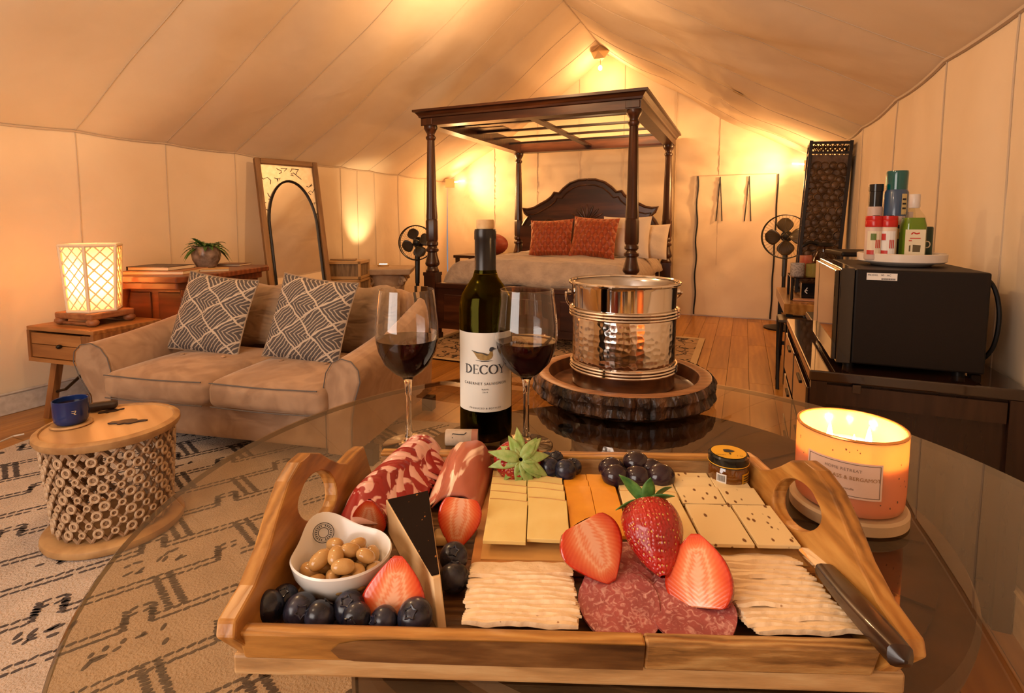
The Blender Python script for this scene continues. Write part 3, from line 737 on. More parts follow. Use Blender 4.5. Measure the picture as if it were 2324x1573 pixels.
MB().prism([(-.24, -.24), (.24, -.24), (.24, .24), (-.24, .24)], .56, .62, top=[(-.26, -.26), (.26, -.26), (.26, .26), (-.26, .26)]).build('abacus', M_stone, ped, smooth=False, bevel=.01)
MB().lathe([(.17, 0), (.17, .25), (.15, .30), (.16, .42), (.21, .56)], 28).build('drum', M_stone, ped)
for a in range(4):
    an = PI/4+a*PI/2
    MB().tube([(.215*math.cos(an)+(.05-.003*k)*math.cos(an)*math.cos(k*.55), .215*math.sin(an)+(.05-.003*k)*math.sin(an)*math.cos(k*.55), .49+(.05-.003*k)*math.sin(k*.55)) for k in range(15)], .018, 8).build('scroll', M_stone, ped)
up = thing('uplight', 'small round uplight glowing on top of the carved stone pedestal', 'lamp', (pd.x-.10, pd.y+.06, .62))
MB().lathe([(.055, 0), (.06, .015), (.05, .022)], 20).build('housing', M_fit, up)
MB().lathe([(.001, .0235), (.042, .0235)], 20, cap=False).build('diffuser', emit('uplight_face', (1, .75, .4), 25), up)
aim(light('uplight_beam', 'SPOT', (pd.x-.16, pd.y+.06, .66), 26, (1, .68, .34), .03, spot=62, blend=.9), (XL+.02, pd.y+.15, 1.15))
# ------------------------------------------------------------------ console table, books, potted fern
ca, cbb, cc = Vector((-3.66, 2.12, 0)), Vector((-2.99, 2.02, 0)), Vector((-3.36, 2.92, 0))
con = thing('console_table', 'reddish brown wooden console table with a stepped top against the left wall', 'table', (-3.345, 2.43, 0), .28); con.scale = (1, 1, 1.03)
MB().prism([(-.24, -.46), (.24, -.46), (.30, -.38), (.30, .38), (.24, .46), (-.24, .46)], .70, .735).build('tabletop', M_red, con, smooth=False, bevel=.006)
MB().prism([(-.22, -.42), (.21, -.42), (.26, -.35), (.26, .35), (.21, .42), (-.22, .42)], .655, .70).build('top_moulding', M_red, con, smooth=False, bevel=.008)
MB().box((-.02, 0, .40), (.40, .62, .52)).build('body', M_red, con, smooth=False)
MB().box((.0, 0, .08), (.5, .72, .13)).build('plinth', M_red, con, smooth=False, bevel=.01)
for y in (-.2, 0, .2): MB().box((.185, y, .42), (.012, .17, .42)).build('door', M_red, con, smooth=False, bevel=.006)
for y in (-.13, .08): MB().box((y, -.315, .42), (.16, .012, .42)).build('side_panel', M_red, con, smooth=False, bevel=.006)
for a, b_ in ((.20, -.33), (.20, .33), (-.22, -.33), (-.22, .33)):
    MB().lathe([(.03, .14), (.022, .2), (.03, .24), (.02, .3), (.026, .5), (.02, .58), (.034, .62), (.034, .655)], 14, (a, b_, 0)).build('column', M_red, con)
M_page = mat('pages', (.68, .55, .38), rough=.8)
def book(lab, loc, rz, d, cover, z):
    t = thing('book', lab, 'book', (loc[0], loc[1], z), rz, 'books on the console table')
    MB().box((.003, 0, d[2]/2), (d[0]-.008, d[1]-.012, d[2]-.006)).build('pages', M_page, t, smooth=False)
    for z_ in (.0015, d[2]-.0015): MB().box((0, 0, z_), (d[0], d[1], .003)).build('cover', cover, t, smooth=False)
    MB().box((-d[0]/2+.0015, 0, d[2]/2), (.003, d[1], d[2])).build('spine', cover, t, smooth=False)
M_bk1 = mat('brown_cover', (.16, .065, .03), rough=.45); M_bk2 = mat('tan_cover', (.34, .14, .05), rough=.5); M_bk3 = mat('dark_cover', (.05, .022, .016), rough=.4); M_bk4 = mat('yellow_cover', (.55, .33, .12), rough=.5)
b0 = hz(375, 607, .745)
book('wide tan book at the bottom of the stack on the console table', (-3.31, 2.22), .45, (.36, .30, .022), M_bk2, .757)
book('dark brown book on top of the tan one on the console table', (-3.34, 2.21), .30, (.27, .24, .024), M_bk3, .779)
book('thin yellow book lying beside the stack towards the potted fern', (-3.17, 2.44), .9, (.17, .15, .014), M_bk4, .757)
book('reddish flat book right of the potted fern on the console table', (-3.44, 2.80), .3, (.20, .15, .014), M_bk1, .757)
fp = hz(461, 597, .74)
fern = thing('potted_fern', 'small green fern in a brown glazed pot on the console table', 'plant', (-3.43, 2.585, .757)); fern.scale = (1.1,)*3
MB().lathe([(.045, 0), (.055, .005), (.078, .05), (.084, .09), (.076, .125), (.080, .135), (.074, .135), (.070, .12)], 28, cap=False).build('pot', mat('glazed_pot', (.10, .065, .045), (.30, .22, .17), 22, rough=.25, bmp=.1), fern)
MB().lathe([(.001, .118), (.073, .118)], 20, cap=False).build('soil', mat('soil', (.03, .018, .01), rough=1), fern)
M_leaf = mat('fern_green', (.03, .085, .015), (.09, .19, .03), 20, rough=.5, rnd=True)
for k in range(34):
    a = k*2.4+R.uniform(-.3, .3); L = R.uniform(.11, .19); up_ = R.uniform(.25, 1.0)
    def lf(u, v, a=a, L=L, up_=up_):
        r_ = .01+L*v*(.9-.25*up_*v); z = .12+L*(up_*.8*v-.75*v*v*(1.15-up_*.6)); w = .014*math.sin(PI*min(1, v*.95+.05))*(1+.5*math.sin(v*46))*(2*u-1)
        return (r_*math.cos(a)-w*math.sin(a), r_*math.sin(a)+w*math.cos(a), z+.3*abs(w))
    MB().grid(lf, 2, 16).build('frond', M_leaf, fern, solid=.0008)
# ------------------------------------------------------------------ side table with drawer
st = thing('side_table', 'rustic wooden side table with one drawer and splayed legs left of the sofa', 'table', (-3.30, 1.80, 0), .10)
MB().box((0, 0, .505), (.50, .38, .022)).build('tabletop', M_side, st, smooth=False, bevel=.003)
MB().box((0, 0, .335), (.50, .38, .020)).build('bottom_panel', M_side, st, smooth=False)
for s in (-1, 1): MB().box((s*.24, 0, .42), (.020, .38, .15)).build('side_panel', M_sidez, st, smooth=False)
MB().box((0, .18, .42), (.46, .016, .15)).build('back_panel', M_side, st, smooth=False)
for z, d in ((.4515, .060), (.3835, .070)): MB().box((-.04, -.175, z), (.376, .018, d)).build('drawer_board', M_side, st, smooth=False, bevel=.003)
MB().box((.19, -.175, .42), (.082, .018, .13)).build('drawer_end', M_sidez, st, smooth=False, bevel=.003)
MB().ball((.0, -.195, .42), (.012, .014, .012), 12, 8).build('knob', M_iron, st)
for sx in (-1, 1):
    for sy in (-1, 1):
        m = MB(); m.add([(sx*(.15+a), sy*(.11+b_), z) for z, off in ((.325, 0), (0, 1)) for a, b_ in ((off*.045-.022, off*.035-.018), (off*.045+.022, off*.035-.018), (off*.045+.022, off*.035+.018), (off*.045-.022, off*.035+.018))],
                        [(0, 1, 2, 3), (7, 6, 5, 4), (0, 4, 5, 1), (1, 5, 6, 2), (2, 6, 7, 3), (3, 7, 4, 0)]); m.build('leg', M_sidez, st, smooth=False)
MB().tube([(-.17, -.12, .14), (-.06, -.14, .17), (.05, -.12, .26), (.15, -.11, .31)], .008, 6).build('brace', M_iron, st)
# lattice lamp
lamp = thing('lattice_lamp', 'glowing cream lattice table lamp on a carved wooden foot on the side table', 'lamp', (-3.30, 1.80, .516), .10)
M_lat = mat('cream_lattice', (.80, .66, .48), rough=.6)
M_paper, ntp, bp_, op_ = newmat('lamp_paper')
bp_.inputs['Base Color'].default_value = (.85, .60, .32, 1); bp_.inputs['Roughness'].default_value = .8
tl = N(ntp, 'BsdfTranslucent'); tl.inputs[0].default_value = (1, .66, .32, 1); mxs = N(ntp, 'MixShader'); mxs.inputs[0].default_value = .75
ntp.links.new(bp_.outputs[0], mxs.inputs[1]); ntp.links.new(tl.outputs[0], mxs.inputs[2]); ntp.links.new(mxs.outputs[0], op_.inputs[0])
M_lwood = mat('carved_lamp_foot', (.22, .07, .025), (.36, .14, .05), 20, rough=.5, bmp=.3)
MB().prism([(-.14, -.12), (.14, -.12), (.14, .12), (-.14, .12)], .035, .07).build('foot_rail', M_lwood, lamp, smooth=False, bevel=.008)
for a in (-1, 1):
    for b_ in (-1, 1): MB().ball((a*.12, b_*.10, .022), (.032, .03, .022), 12, 8).build('foot', M_lwood, lamp)
for b_ in (-1, 1): MB().tube([(-.10, b_*.10, .012), (.10, b_*.10, .012)], .009, 8).build('foot_bar', M_lwood, lamp)
# hexagonal shade, slightly narrower at the foot
hexr0, hexr1, hz0, hz1 = .128, .150, .075, .43
def hexp(k, t, rr=1): a = 2*PI*k/6+.18; r_ = (hexr0+(hexr1-hexr0)*t)*rr; return Vector((r_*math.cos(a), r_*math.sin(a)*.92, hz0+(hz1-hz0)*t))
m = MB()
for k in range(6):
    m.add([hexp(k, .0, .93), hexp(k+1, .0, .93), hexp(k+1, 1, .93), hexp(k, 1, .93)], [(0, 1, 2, 3)])
m.build('paper_liner', M_paper, lamp, smooth=False)
for k in range(6): MB().tube([hexp(k, 0), hexp(k, 1)], .009, 6).build('shade_post', M_lat, lamp)
for t_ in (0, 1): MB().tube([hexp(k, t_) for k in range(6)], .010, 6, closed=True).build('shade_ring', M_lat, lamp)
for k in range(6):
    m = MB(); P0 = hexp(k, 0); P1 = hexp(k+1, 0); Q0 = hexp(k, 1); Q1 = hexp(k+1, 1); L = (P1-P0).length; H_ = hz1-hz0; step = .052
    def pt(a, z): u = a/L; v = z/H_; return (P0.lerp(P1, u)).lerp(Q0.lerp(Q1, u), v)
    c = -H_
    while c < L:
        for s in (0, 1):
            a0, z0, a1, z1 = c, 0, c+H_*.8, H_
            # clip to the face
            ta = max(0, (0-a0)/(a1-a0)); tb = min(1, (L-a0)/(a1-a0))
            if tb > ta+.02:
                A_ = (a0+(a1-a0)*ta, z0+(z1-z0)*ta); B2 = (a0+(a1-a0)*tb, z0+(z1-z0)*tb)
                if s: A_ = (L-A_[0], A_[1]); B2 = (L-B2[0], B2[1])
                m.tube([pt(*A_), pt(*B2)], .0040, 4)
        c += step
    m.build('lattice_panel', M_lat, lamp)
MB().ball((0, 0, .19), (.03, .03, .045)).build('bulb', emit('lamp_bulb', (1, .66, .30), 35), lamp)
light('lattice_lamp_light', 'POINT', (-3.30, 1.80, .516+.27), 7, (1, .58, .26), .03)
# white flex on the floor
cabp = [hz(-60, 1000, .02), hz(0, 1003, .02), hz(30, 990, .02), hz(55, 985, .02)]
o = MB().tube(cabp, .004, 6).build('white_cable', mat('white_flex', (.7, .66, .6), rough=.5)); tag(o, 'thin white flex lying on the floor by the left wall', 'cable')
o.location.z = .0
# ------------------------------------------------------------------ sofa
SA = math.radians(10.5); SO = Vector((-3.03, 1.485, 0))
sofa = thing('loveseat', 'two-seat tan suede sofa with flared arms on the left', 'sofa', SO, SA)
SW = 1.76
def sl(x, y, z): return SO+Matrix.Rotation(SA, 3, 'Z') @ Vector((x, y, z))
MB().softbox((1.30, .84, .21), .03, 0, 10, Matrix.Translation((SW/2, .42, .085))).build('base', M_suede, sofa)
for x in (.17, SW-.17):
    for y in (.08, .78): MB().prism([(-.03, -.03), (.03, -.03), (.03, .03), (-.03, .03)], .0145, .09, Matrix.Translation((x, y, 0))).build('foot', M_sofafoot, sofa, smooth=False)
# arms: scrolled section swept backwards, rising towards the back
def arm(s):
    # cross-section in (outward, z): inner face, roll over the top, flared outer face
    sec = [(0, .09), (0, .28), (-.005, .38), (.005, .44), (.028, .485), (.062, .505), (.100, .495), (.125, .46), (.130, .41), (.110, .33), (.098, .25), (.095, .16), (.095, .09)]
    m = MB(); n = len(sec); v = []; K = 14
    for k in range(K+1):
        y = -.03+.92*k/K; lift = .17*(k/K)**1.5; sh = 0
        for a, z in sec:
            zz = z+(lift*max(0, (z-.30)/.25) if z > .30 else 0)
            ww = a*(1.25+.35*(z > .26)*(1-k/K)*(0 if s > 0 else 1))
            v.append((ww, y, zz))
    f = [(k*n+i, k*n+i+1, (k+1)*n+i+1, (k+1)*n+i) for k in range(K) for i in range(n-1)]
    f.append(tuple(range(n))); f.append(tuple(K*n+i for i in reversed(range(n))))
    M_ = Matrix.Translation((.33 if s < 0 else SW-.31, 0, 0)) @ Matrix.Scale(-1 if s < 0 else 1, 4, (1, 0, 0))
    m.add(v, f, M_); o = m.build('arm', M_suede, sofa, bevel=.012)
    MB().tube([M_ @ Vector((a*(1.25+.35*(z > .26)*(0 if s > 0 else 1)), -.032, z)) for a, z in sec], .0024, 6).build('piping', M_pipe, o)
arm(-1); arm(1)
m = MB().softbox((1.16, .20, .585), .07, .0, 10, Matrix.Translation((SW/2, .82, .10)) @ Matrix.Rotation(-.10, 4, 'X')); m.build('back', M_suede, sofa)
for k, x in enumerate((.33+.283, .33+.85)):
    o = MB().softbox((.565, .62, .125), .040, .026, 14, Matrix.Translation((x, .23, .258)), k, .003).build('seat_cushion', M_suede, sofa)
    for z in (.268, .374):
        MB().tube([(x+a*.262, -.078, z-.006*(1-abs(a))) for a in (-1, -.6, -.2, .2, .6, 1)], .0028, 6).build('piping', M_pipe, o)
    for a in (-.12, .12): MB().ball((x+a, .22, .407), (.012, .012, .006), 12, 6).build('button', M_suede, o)
for k, x in enumerate((.33+.283, .33+.85)):
    o = MB().softbox((.56, .15, .35), .06, .0, 14, Matrix.Translation((x, .60, .375)) @ Matrix.Rotation(-.20, 4, 'X'), 4+k, .02).build('back_cushion', M_suede2, sofa)
# geometric throw pillows
def geo_mat():
    m, nt, b, out = newmat('geometric_cotton')
    co = coords(nt, 'Object', (1, 1, 1)); nz = N(nt, 'TexNoise'); nz.inputs['Scale'].default_value = 18; nt.links.new(co, nz.inputs['Vector'])
    mx0 = N(nt, 'MixRGB'); mx0.inputs[0].default_value = .022; nt.links.new(co, mx0.inputs[1]); nt.links.new(nz.outputs['Color'], mx0.inputs[2])
    sx = N(nt, 'SeparateXYZ'); nt.links.new(mx0.outputs[0], sx.inputs[0])
    def mth(op, a, b_=None, c=None):
        n = N(nt, 'Math', operation=op)
        for i, q in enumerate((a, b_, c)):
            if q is None: continue
            if isinstance(q, (int, float)): n.inputs[i].default_value = q
            else: nt.links.new(q, n.inputs[i])
        return n.outputs[0]
    K = 7.2
    a = mth('MULTIPLY', mth('ADD', mth('MULTIPLY', sx.outputs[0], .82), sx.outputs[2]), K); c = mth('MULTIPLY', mth('SUBTRACT', mth('MULTIPLY', sx.outputs[0], .82), sx.outputs[2]), K)
    fa, fc = mth('FRACT', a), mth('FRACT', c)
    par = mth('MODULO', mth('ADD', mth('FLOOR', a), mth('MULTIPLY', mth('FLOOR', c), 1)), 2); par = mth('ABSOLUTE', par)
    d1 = mth('MAXIMUM', mth('SUBTRACT', 1, fa), mth('SUBTRACT', 1, fc)); d2 = mth('ADD', mth('MULTIPLY', fa, .25), fc)
    d = mth('ADD', mth('MULTIPLY', d1, par), mth('MULTIPLY', d2, mth('SUBTRACT', 1, par)))
    st_ = mth('PINGPONG', mth('MULTIPLY', d, 7), .5)
    stripe = mth('LESS_THAN', st_, .15)
    ed = mth('LESS_THAN', mth('MINIMUM', mth('PINGPONG', a, .5), mth('PINGPONG', c, .5)), .036)
    fac = mth('MAXIMUM', mth('MULTIPLY', stripe, .75), ed)
    mx = N(nt, 'MixRGB'); nt.links.new(fac, mx.inputs[0]); mx.inputs[1].default_value = (.085, .070, .066, 1); mx.inputs[2].default_value = (.52, .42, .32, 1)
    nt.links.new(mx.outputs[0], b.inputs['Base Color']); b.inputs['Roughness'].default_value = .9; bump(nt, b, fac, .4, .004); return m
M_geo = geo_mat()
c1 = sl(.56, .36, .385+.205); c2 = sl(1.15, .33, .385+.205)
put_pillow('throw_pillow', 'black and cream geometric throw pillow on the left seat of the sofa', M_geo, .43, .42, .14, c1, .34, SA+.02, .10, 2, group='geometric throw pillows on the sofa', pinch=.06, seam_m=M_suede2, cat='pillow')
put_pillow('throw_pillow', 'black and cream geometric throw pillow on the right seat of the sofa', M_geo, .43, .43, .14, c2, .34, SA-.02, .10, 7, group='geometric throw pillows on the sofa', pinch=.06, seam_m=M_suede2, cat='pillow')
# ------------------------------------------------------------------ large cream rug with black zigzags
RA = math.radians(14); RC = Vector((-1.62, 1.28, 0)); RW, RD = 2.98, 2.10
rug = thing('shaggy_rug', 'large cream wool rug with black stepped zigzag lines under the glass table and sofa', 'rug', RC, RA)
M_wool = mat('cream_wool', (.56, .44, .345), (.47, .36, .27), 10, rough=1, bmp=.9, bdist=.012, bscale=140, sheen=.3)
M_wooldark = mat('black_wool', (.045, .036, .036), (.10, .08, .075), 60, rough=1, bmp=.6, bdist=.006, bscale=140)
MB().box((0, 0, .007), (RW, RD, .013)).build('pile', M_wool, rug, smooth=False, bevel=.005)
pat = MB(); RR = random.Random(5)
def tuft(x, y, ang, L, w):
    if abs(x) > RW/2-.04 or abs(y) > RD/2-.04: return
    ang += RR.uniform(-.25, .25); L *= RR.uniform(.8, 1.15); w *= RR.uniform(.8, 1.2)
    c, s = math.cos(ang), math.sin(ang); q = [(-L/2, -w/4), (-L/4, -w/2), (L/4, -w/2), (L/2, -w/6), (L/2, w/4), (L/4, w/2), (-L/4, w/2), (-L/2, w/4)]
    n = len(q); pat.add([(x+a*c-b_*s, y+a*s+b_*c, z) for z in (.0132, .0150) for a, b_ in q], [tuple(range(n, 2*n))]+[(i, (i+1) % n, (i+1) % n+n, i+n) for i in range(n)])
th = math.radians(60)-RA; ex = Vector((math.cos(th), math.sin(th))); ey = Vector((math.cos(math.radians(-38)-RA), math.sin(math.radians(-38)-RA)))
def seg(a, b_, fat=False):
    """tufted line between lattice points given in (ex, ey) units"""
    p, q = ex*a[0]+ey*a[1], ex*b_[0]+ey*b_[1]; d = q-p; L = d.length; ang = math.atan2(d.y, d.x); n = max(1, int(L/(.012 if fat else .022)))
    for k in range(n):
        t = (k+.5)/n; w = p+d*t
        if fat: tuft(w.x, w.y, ang+1.05, .022, .009)
        else: tuft(w.x, w.y, ang+.2, .022, .0085)
PX, PY = .44, .30
for j in range(-9, 10):
    for i in range(-7, 8):
        ox = i*PX+(j % 2)*PX*.5; oy = j*PY*.62
        z0 = (ox, oy); s_ = .10
        for o_ in (0, .026):      # double stepped line
            a = (ox+o_*.5, oy+o_); b_ = (ox+PX*.38, oy+o_); c = (ox+PX*.38, oy+o_-s_*.6); d = (ox+PX*.52, oy+o_-s_*.6); e = (ox+PX*.52, oy+o_); f_ = (ox+PX, oy+o_)
            seg(a, b_); seg(b_, c, True); seg(c, d); seg(d, e, True) if (i+j) % 3 else None; seg(e, f_)
        if (i+j) % 2 == 0:
            for o_ in (0, .035):
                seg((ox+o_, oy), (ox+o_+.05, oy+PY*.62), True)
        else:     # scattered motif
            cx_, cy_ = ox+PX*.45, oy+PY*.33
            for k in range(11):
                w = ex*(cx_+RR.uniform(-.09, .09))+ey*(cy_+RR.uniform(-.035, .035)); tuft(w.x, w.y, th+RR.choice((.9, .3, 0)), RR.uniform(.018, .034), .010)
tag(pat.build('zigzag_pattern', M_wooldark, rug, smooth=False, weld=False), kind='stuff')
# ------------------------------------------------------------------ carved drum stool
dst = thing('drum_stool', 'carved openwork round wooden drum stool on the cream rug', 'stool', (-1.978, 1.10, .0135), -.4)
TOPZ = .375
MB().lathe([(.001, 0), (.195, 0), (.203, .006), (.206, .016), (.203, .026), (.195, .032), (.165, .034), (.001, .034)], 48, cap=False).build('base_ring', M_stoolrim, dst)
MB().lathe([(.001, TOPZ-.035), (.185, TOPZ-.035), (.20, TOPZ-.03), (.207, TOPZ-.018), (.206, TOPZ-.006), (.198, TOPZ), (.188, TOPZ+.001), (.184, TOPZ-.004)], 56, cap=False).build('rim', M_stoolrim, dst)
MB().lathe([(.001, TOPZ-.004), (.184, TOPZ-.004)], 56, cap=False).build('tabletop', M_stooltop, dst)
lat = MB(); NR, NA = 10, 24
z0_, z1_ = .036, TOPZ-.036
def cyl(a, z): t = (z-z0_)/(z1_-z0_); r_ = .160+.022*t; return Vector((r_*math.cos(a), r_*math.sin(a), z))
nodes_ = {}
for j in range(NR+1):
    for i in range(NA):
        a = 2*PI*(i+.5*(j % 2))/NA; z = z0_+(z1_-z0_)*j/NR; nodes_[(i, j)] = (a, z)
rings = []
for (i, j), (a, z) in nodes_.items():
    if j < NR:
        for da in (-.5, .5):
            a2 = a+da*2*PI/NA; lat.tube([cyl(a, z), cyl((a+a2)/2, z+(z1_-z0_)/NR/2), cyl(a2, z+(z1_-z0_)/NR)], .0058, 6)
lat_o = lat.build('lattice_body', M_stool, dst)
ring_me = MB().tube([(0, .0118*math.cos(t), .0125*math.sin(t)) for t in [2*PI*k/14 for k in range(14)]], .0045, 6, closed=True).build('carved_ring', mat('ring_limewash', (.42, .27, .15), (.58, .42, .27), 60, rough=.6), dst)
first = True
for (i, j), (a, z) in sorted(nodes_.items()):
    if j in (0, NR) : continue
    o = ring_me if first else ring_me.copy()
    if not first: COL.objects.link(o)
    first = False; q = cyl(a, z); rr = 1.0 if (i+j) % 2 else .72
    o.location = q*1.0+Vector((q.x, q.y, 0)).normalized()*.007; o.rotation_euler = (0, 0, a); o.scale = (1, rr, rr)
# mug on its coaster and leather shapes
top = TOPZ+.0135
def onstool(px, py): return hz(px, py, top)
mp = onstool(163, 962)
cst = MB().lathe([(.001, 0), (.056, 0), (.060, .004), (.056, .009), (.050, .007), (.001, .007)], 32, cap=False).build('coaster', M_stoolrim, loc=(mp.x, mp.y, top-.003)); tag(cst, 'round wooden coaster under the blue mug on the drum stool', 'coaster')
mug = thing('mug', 'dark blue mug on a round coaster on the drum stool', 'mug', (mp.x, mp.y, top+.0045), .3)
M_blue = mat('blue_glaze', (.006, .016, .085), (.009, .028, .13), 6, rough=.18, spec=.6)
MB().lathe([(.001, 0), (.036, 0), (.042, .004), (.0475, .014), (.0495, .035), (.0500, .082), (.0485, .083), (.0465, .081), (.046, .02), (.040, .010), (.001, .008)], 40, cap=False).build('cup', M_blue, mug)
MB().tube([(.047*math.cos(2.3), .047*math.sin(2.3), .064)]+[((.05+.030*math.sin(k*PI/8))*math.cos(2.3), (.05+.030*math.sin(k*PI/8))*math.sin(2.3), .064-.0052*k) for k in range(1, 8)]+[(.047*math.cos(2.3), .047*math.sin(2.3), .022)], .0055, 8).build('handle', M_blue, mug)
MB().lathe([(.001, .066), (.0465, .066)], 30, cap=False).build('coffee', mat('coffee', (.012, .006, .004), rough=.08), mug)
M_prt = mat('cream_print', (.6, .5, .3), rough=.5)
flat_obj('emblem', stroke([(-.006, .006), (.006, .006)], .002)+stroke([(-.006, 0), (.004, 0)], .002)+stroke([(.006, .005), (.0, -.004), (.006, -.006)], .002), M_prt, mug, fn=lambda x, y: (.0503*math.cos(-.62+x/.05), .0503*math.sin(-.62+x/.05), .045+y), cuts=1)
M_lth = mat('dark_leather', (.028, .014, .010), rough=.5)
def bear(name, lab, pos, rz, s, poly, th_=.004, grp=None):
    o = MB().prism([(x*s, y*s) for x, y in poly], 0, th_).build(name, M_lth, smooth=False, bevel=.0008); o.location = (pos.x, pos.y, top-.0035); o.rotation_euler = (0, 0, rz); tag(o, lab, 'coaster', grp); return o
bp1 = [(-1, -.1), (-.9, .15), (-.6, .2), (-.45, .35), (.0, .5), (.35, .42), (.5, .2), (.8, .28), (1.05, .2), (1.0, .08), (.65, -.02), (.35, -.25), (.2, -.3), (-.05, -.2), (-.25, -.36), (-.4, -.30), (-.45, -.15), (-.8, -.2)]
q = onstool(288, 957); bear('leather_coaster', 'dark bear-shaped leather coaster at the front of the drum stool', q, .55, .058, bp1)
q = onstool(252, 932); bear('leather_coaster', 'dark leather coaster mostly hidden behind the blue mug on the stool', q, 1.0, .038, bp1)
q = onstool(232, 930)
o = MB().softbox((.092, .036, .026), .010, .004, 8, None, 3, .003).build('carved_figure', M_lth); o.location = (q.x, q.y, top+.0005); o.rotation_euler = (0, 0, .8); tag(o, 'small dark carved wooden piece just right of the blue mug', 'carving')
# ------------------------------------------------------------------ cabinet with the microwave on it
M_cab = wood('espresso_wood', (.012, .005, .003), (.030, .013, .008), (.055, .025, .014), axis=2, scale=10, rough=.22, bmp=.03)
M_cabtop = mat('glossy_espresso', (.020, .009, .006), rough=.08, spec=.8, coat=.6)
CX0, CX1, CY0, CY1, CZ = .185, .675, 1.72, 2.62, .650
cab = thing('sideboard', 'dark espresso cabinet against the right wall carrying the black microwave', 'cabinet', ((CX0+CX1)/2, (CY0+CY1)/2, 0))
w, d = CX1-CX0, CY1-CY0
MB().box((0, 0, CZ-.015), (w, d, .03)).build('worktop', M_cabtop, cab, smooth=False, bevel=.004)
MB().box((.008, 0, .34), (w-.035, d-.03, .56)).build('body', M_cab, cab, smooth=False)
for y in (-d/2+.012, d/2-.012):
    for x in (-w/2+.025, w/2-.02): MB().box((x, y, .31), (.04, .024, .62)).build('corner_post', M_cab, cab, smooth=False)
MB().box((0, -d/2+.006, .585), (w-.09, .012, .055)).build('side_rail', M_cab, cab, smooth=False)
MB().box((0, -d/2+.006, .09), (w-.09, .012, .07)).build('side_rail', M_cab, cab, smooth=False)
for z in (.155, .335, .515):
    for y in (-.22, .22):
        o = MB().box((-w/2+.004, y, z), (.016, .40, .155)).build('drawer', M_cabtop, cab, smooth=False, bevel=.003)
        MB().box((-w/2-.006, y, z+.05), (.006, .10, .010)).build('handle', M_iron, o, smooth=False, bevel=.002)
sq = hy(1944, 884, CY0-.002)
MB().box((sq.x-(CX0+CX1)/2, -d/2-.003, sq.z), (.020, .006, .024)).build('latch_plate', mat('latch', (.05, .03, .02), rough=.3), cab, smooth=False, bevel=.002)
# microwave: front faces the bed aisle, side faces the camera
mwv = thing('microwave', 'black microwave oven with its side to the camera on the dark cabinet', 'microwave', (.425, 2.01, CZ+.012), math.radians(0))
M_mwb = mat('black_enamel', (.010, .007, .006), rough=.5, bmp=.05, bscale=260, spec=.25); M_mwg = mat('black_glass', (.006, .005, .005), rough=.03, spec=1, coat=1); M_mws = mat('bright_black', (.02, .016, .014), rough=.12, coat=.5)
MB().box((.022, 0, .140), (.305, .46, .272)).build('case', M_mwb, mwv, smooth=False, bevel=.005)
MB().box((-.150, 0, .140), (.036, .462, .276)).build('front_frame', M_mws, mwv, smooth=False, bevel=.003)
MB().box((-.174, -.05, .140), (.012, .34, .262)).build('door_glass', M_mwg, mwv, smooth=False, bevel=.002)
MB().box((-.174, .18, .140), (.012, .10, .262)).build('control_panel', M_mwg, mwv, smooth=False, bevel=.002)
for a in (-1, 1):
    for b_ in (-1, 1): MB().lathe([(.014, -.012), (.016, .006)], 14, (a*.13, b_*.19, 0)).build('foot', M_blackmetal, mwv)
M_stk = mat('white_sticker', (.75, .74, .72), rough=.5); M_ink = mat('black_ink', (.02, .02, .022), rough=.6)
def flatxz(M_): return lambda x, y: M_ @ Vector((x, 0, y))
stk = flat_obj('sticker', [[(-.036, -.010), (.036, -.010), (.036, .010), (-.036, .010)]], M_stk, mwv, fn=lambda x, y: (x-.068, -.2312, y+.257))
text_obj('sticker_text', 'MODEL   00   AC', .0075, M_ink, stk, fn=lambda x, y: (x-.074, -.2316, y+.261))
flat_obj('sticker_bars', [[(-.014+.0024*k, -.004), (-.0126+.0024*k, -.004), (-.0126+.0024*k, .001), (-.014+.0024*k, .001)] for k in range(14)], M_ink, stk, fn=lambda x, y: (x-.055, -.2316, y+.252))
# power cable at the back of the microwave
c0 = Vector((.606, 1.86, .90))
cpts = smooth([(.585, 1.93, .915), (.606, 1.88, .922), (.628, 1.86, .90), (.642, 1.855, .85), (.646, 1.855, .79), (.640, 1.86, .73), (.626, 1.87, .695), (.612, 1.885, .675)])
o = MB().tube(cpts, .0058, 8).build('power_cable', M_blackmetal); tag(o, 'thick black power cable looping behind the microwave by the right wall', 'cable')
MB().box((.612, 1.887, .668), (.026, .026, .024)).build('plug', M_blackmetal, o, smooth=False, bevel=.003)
# lazy susan and its bottles
SZ = CZ+.012+.277
sc0 = hz(2040, 588, SZ+.02); SCX, SCY = .447, 2.00
M_enam = mat('white_enamel', (.74, .66, .58), rough=.22, spec=.6)
ls = thing('turntable_tray', 'round white rimmed turntable tray on top of the microwave', 'tray', (SCX, SCY, SZ))
MB().lathe([(.001, 0), (.075, 0), (.085, .006), (.108, .010), (.114, .014), (.115, .036), (.111, .038), (.108, .036), (.106, .018), (.001, .017)], 56, cap=False).build('dish', M_enam, ls)
BZ = SZ+.0182
def bpos(px, dy=0): # along the tray at a given depth row
    return hy(px, 560, SCY+dy)
def wraplab(parent, name, r, z0, z1, m, a0=-2.6, a1=-.2, pic=()):
    """paper label wrapped round the front of a container"""
    mm = MB(); mm.grid(lambda u, v: ((r+.0004)*math.cos(a0+(a1-a0)*u), (r+.0004)*math.sin(a0+(a1-a0)*u), z0+(z1-z0)*v), 20, 2)
    o = mm.build(name, m, parent)
    return o
def cylfn(r, ac, zc): return lambda x, y: (r*math.cos(ac+x/r), r*math.sin(ac+x/r), zc+y)
AC = -PI/2-.22
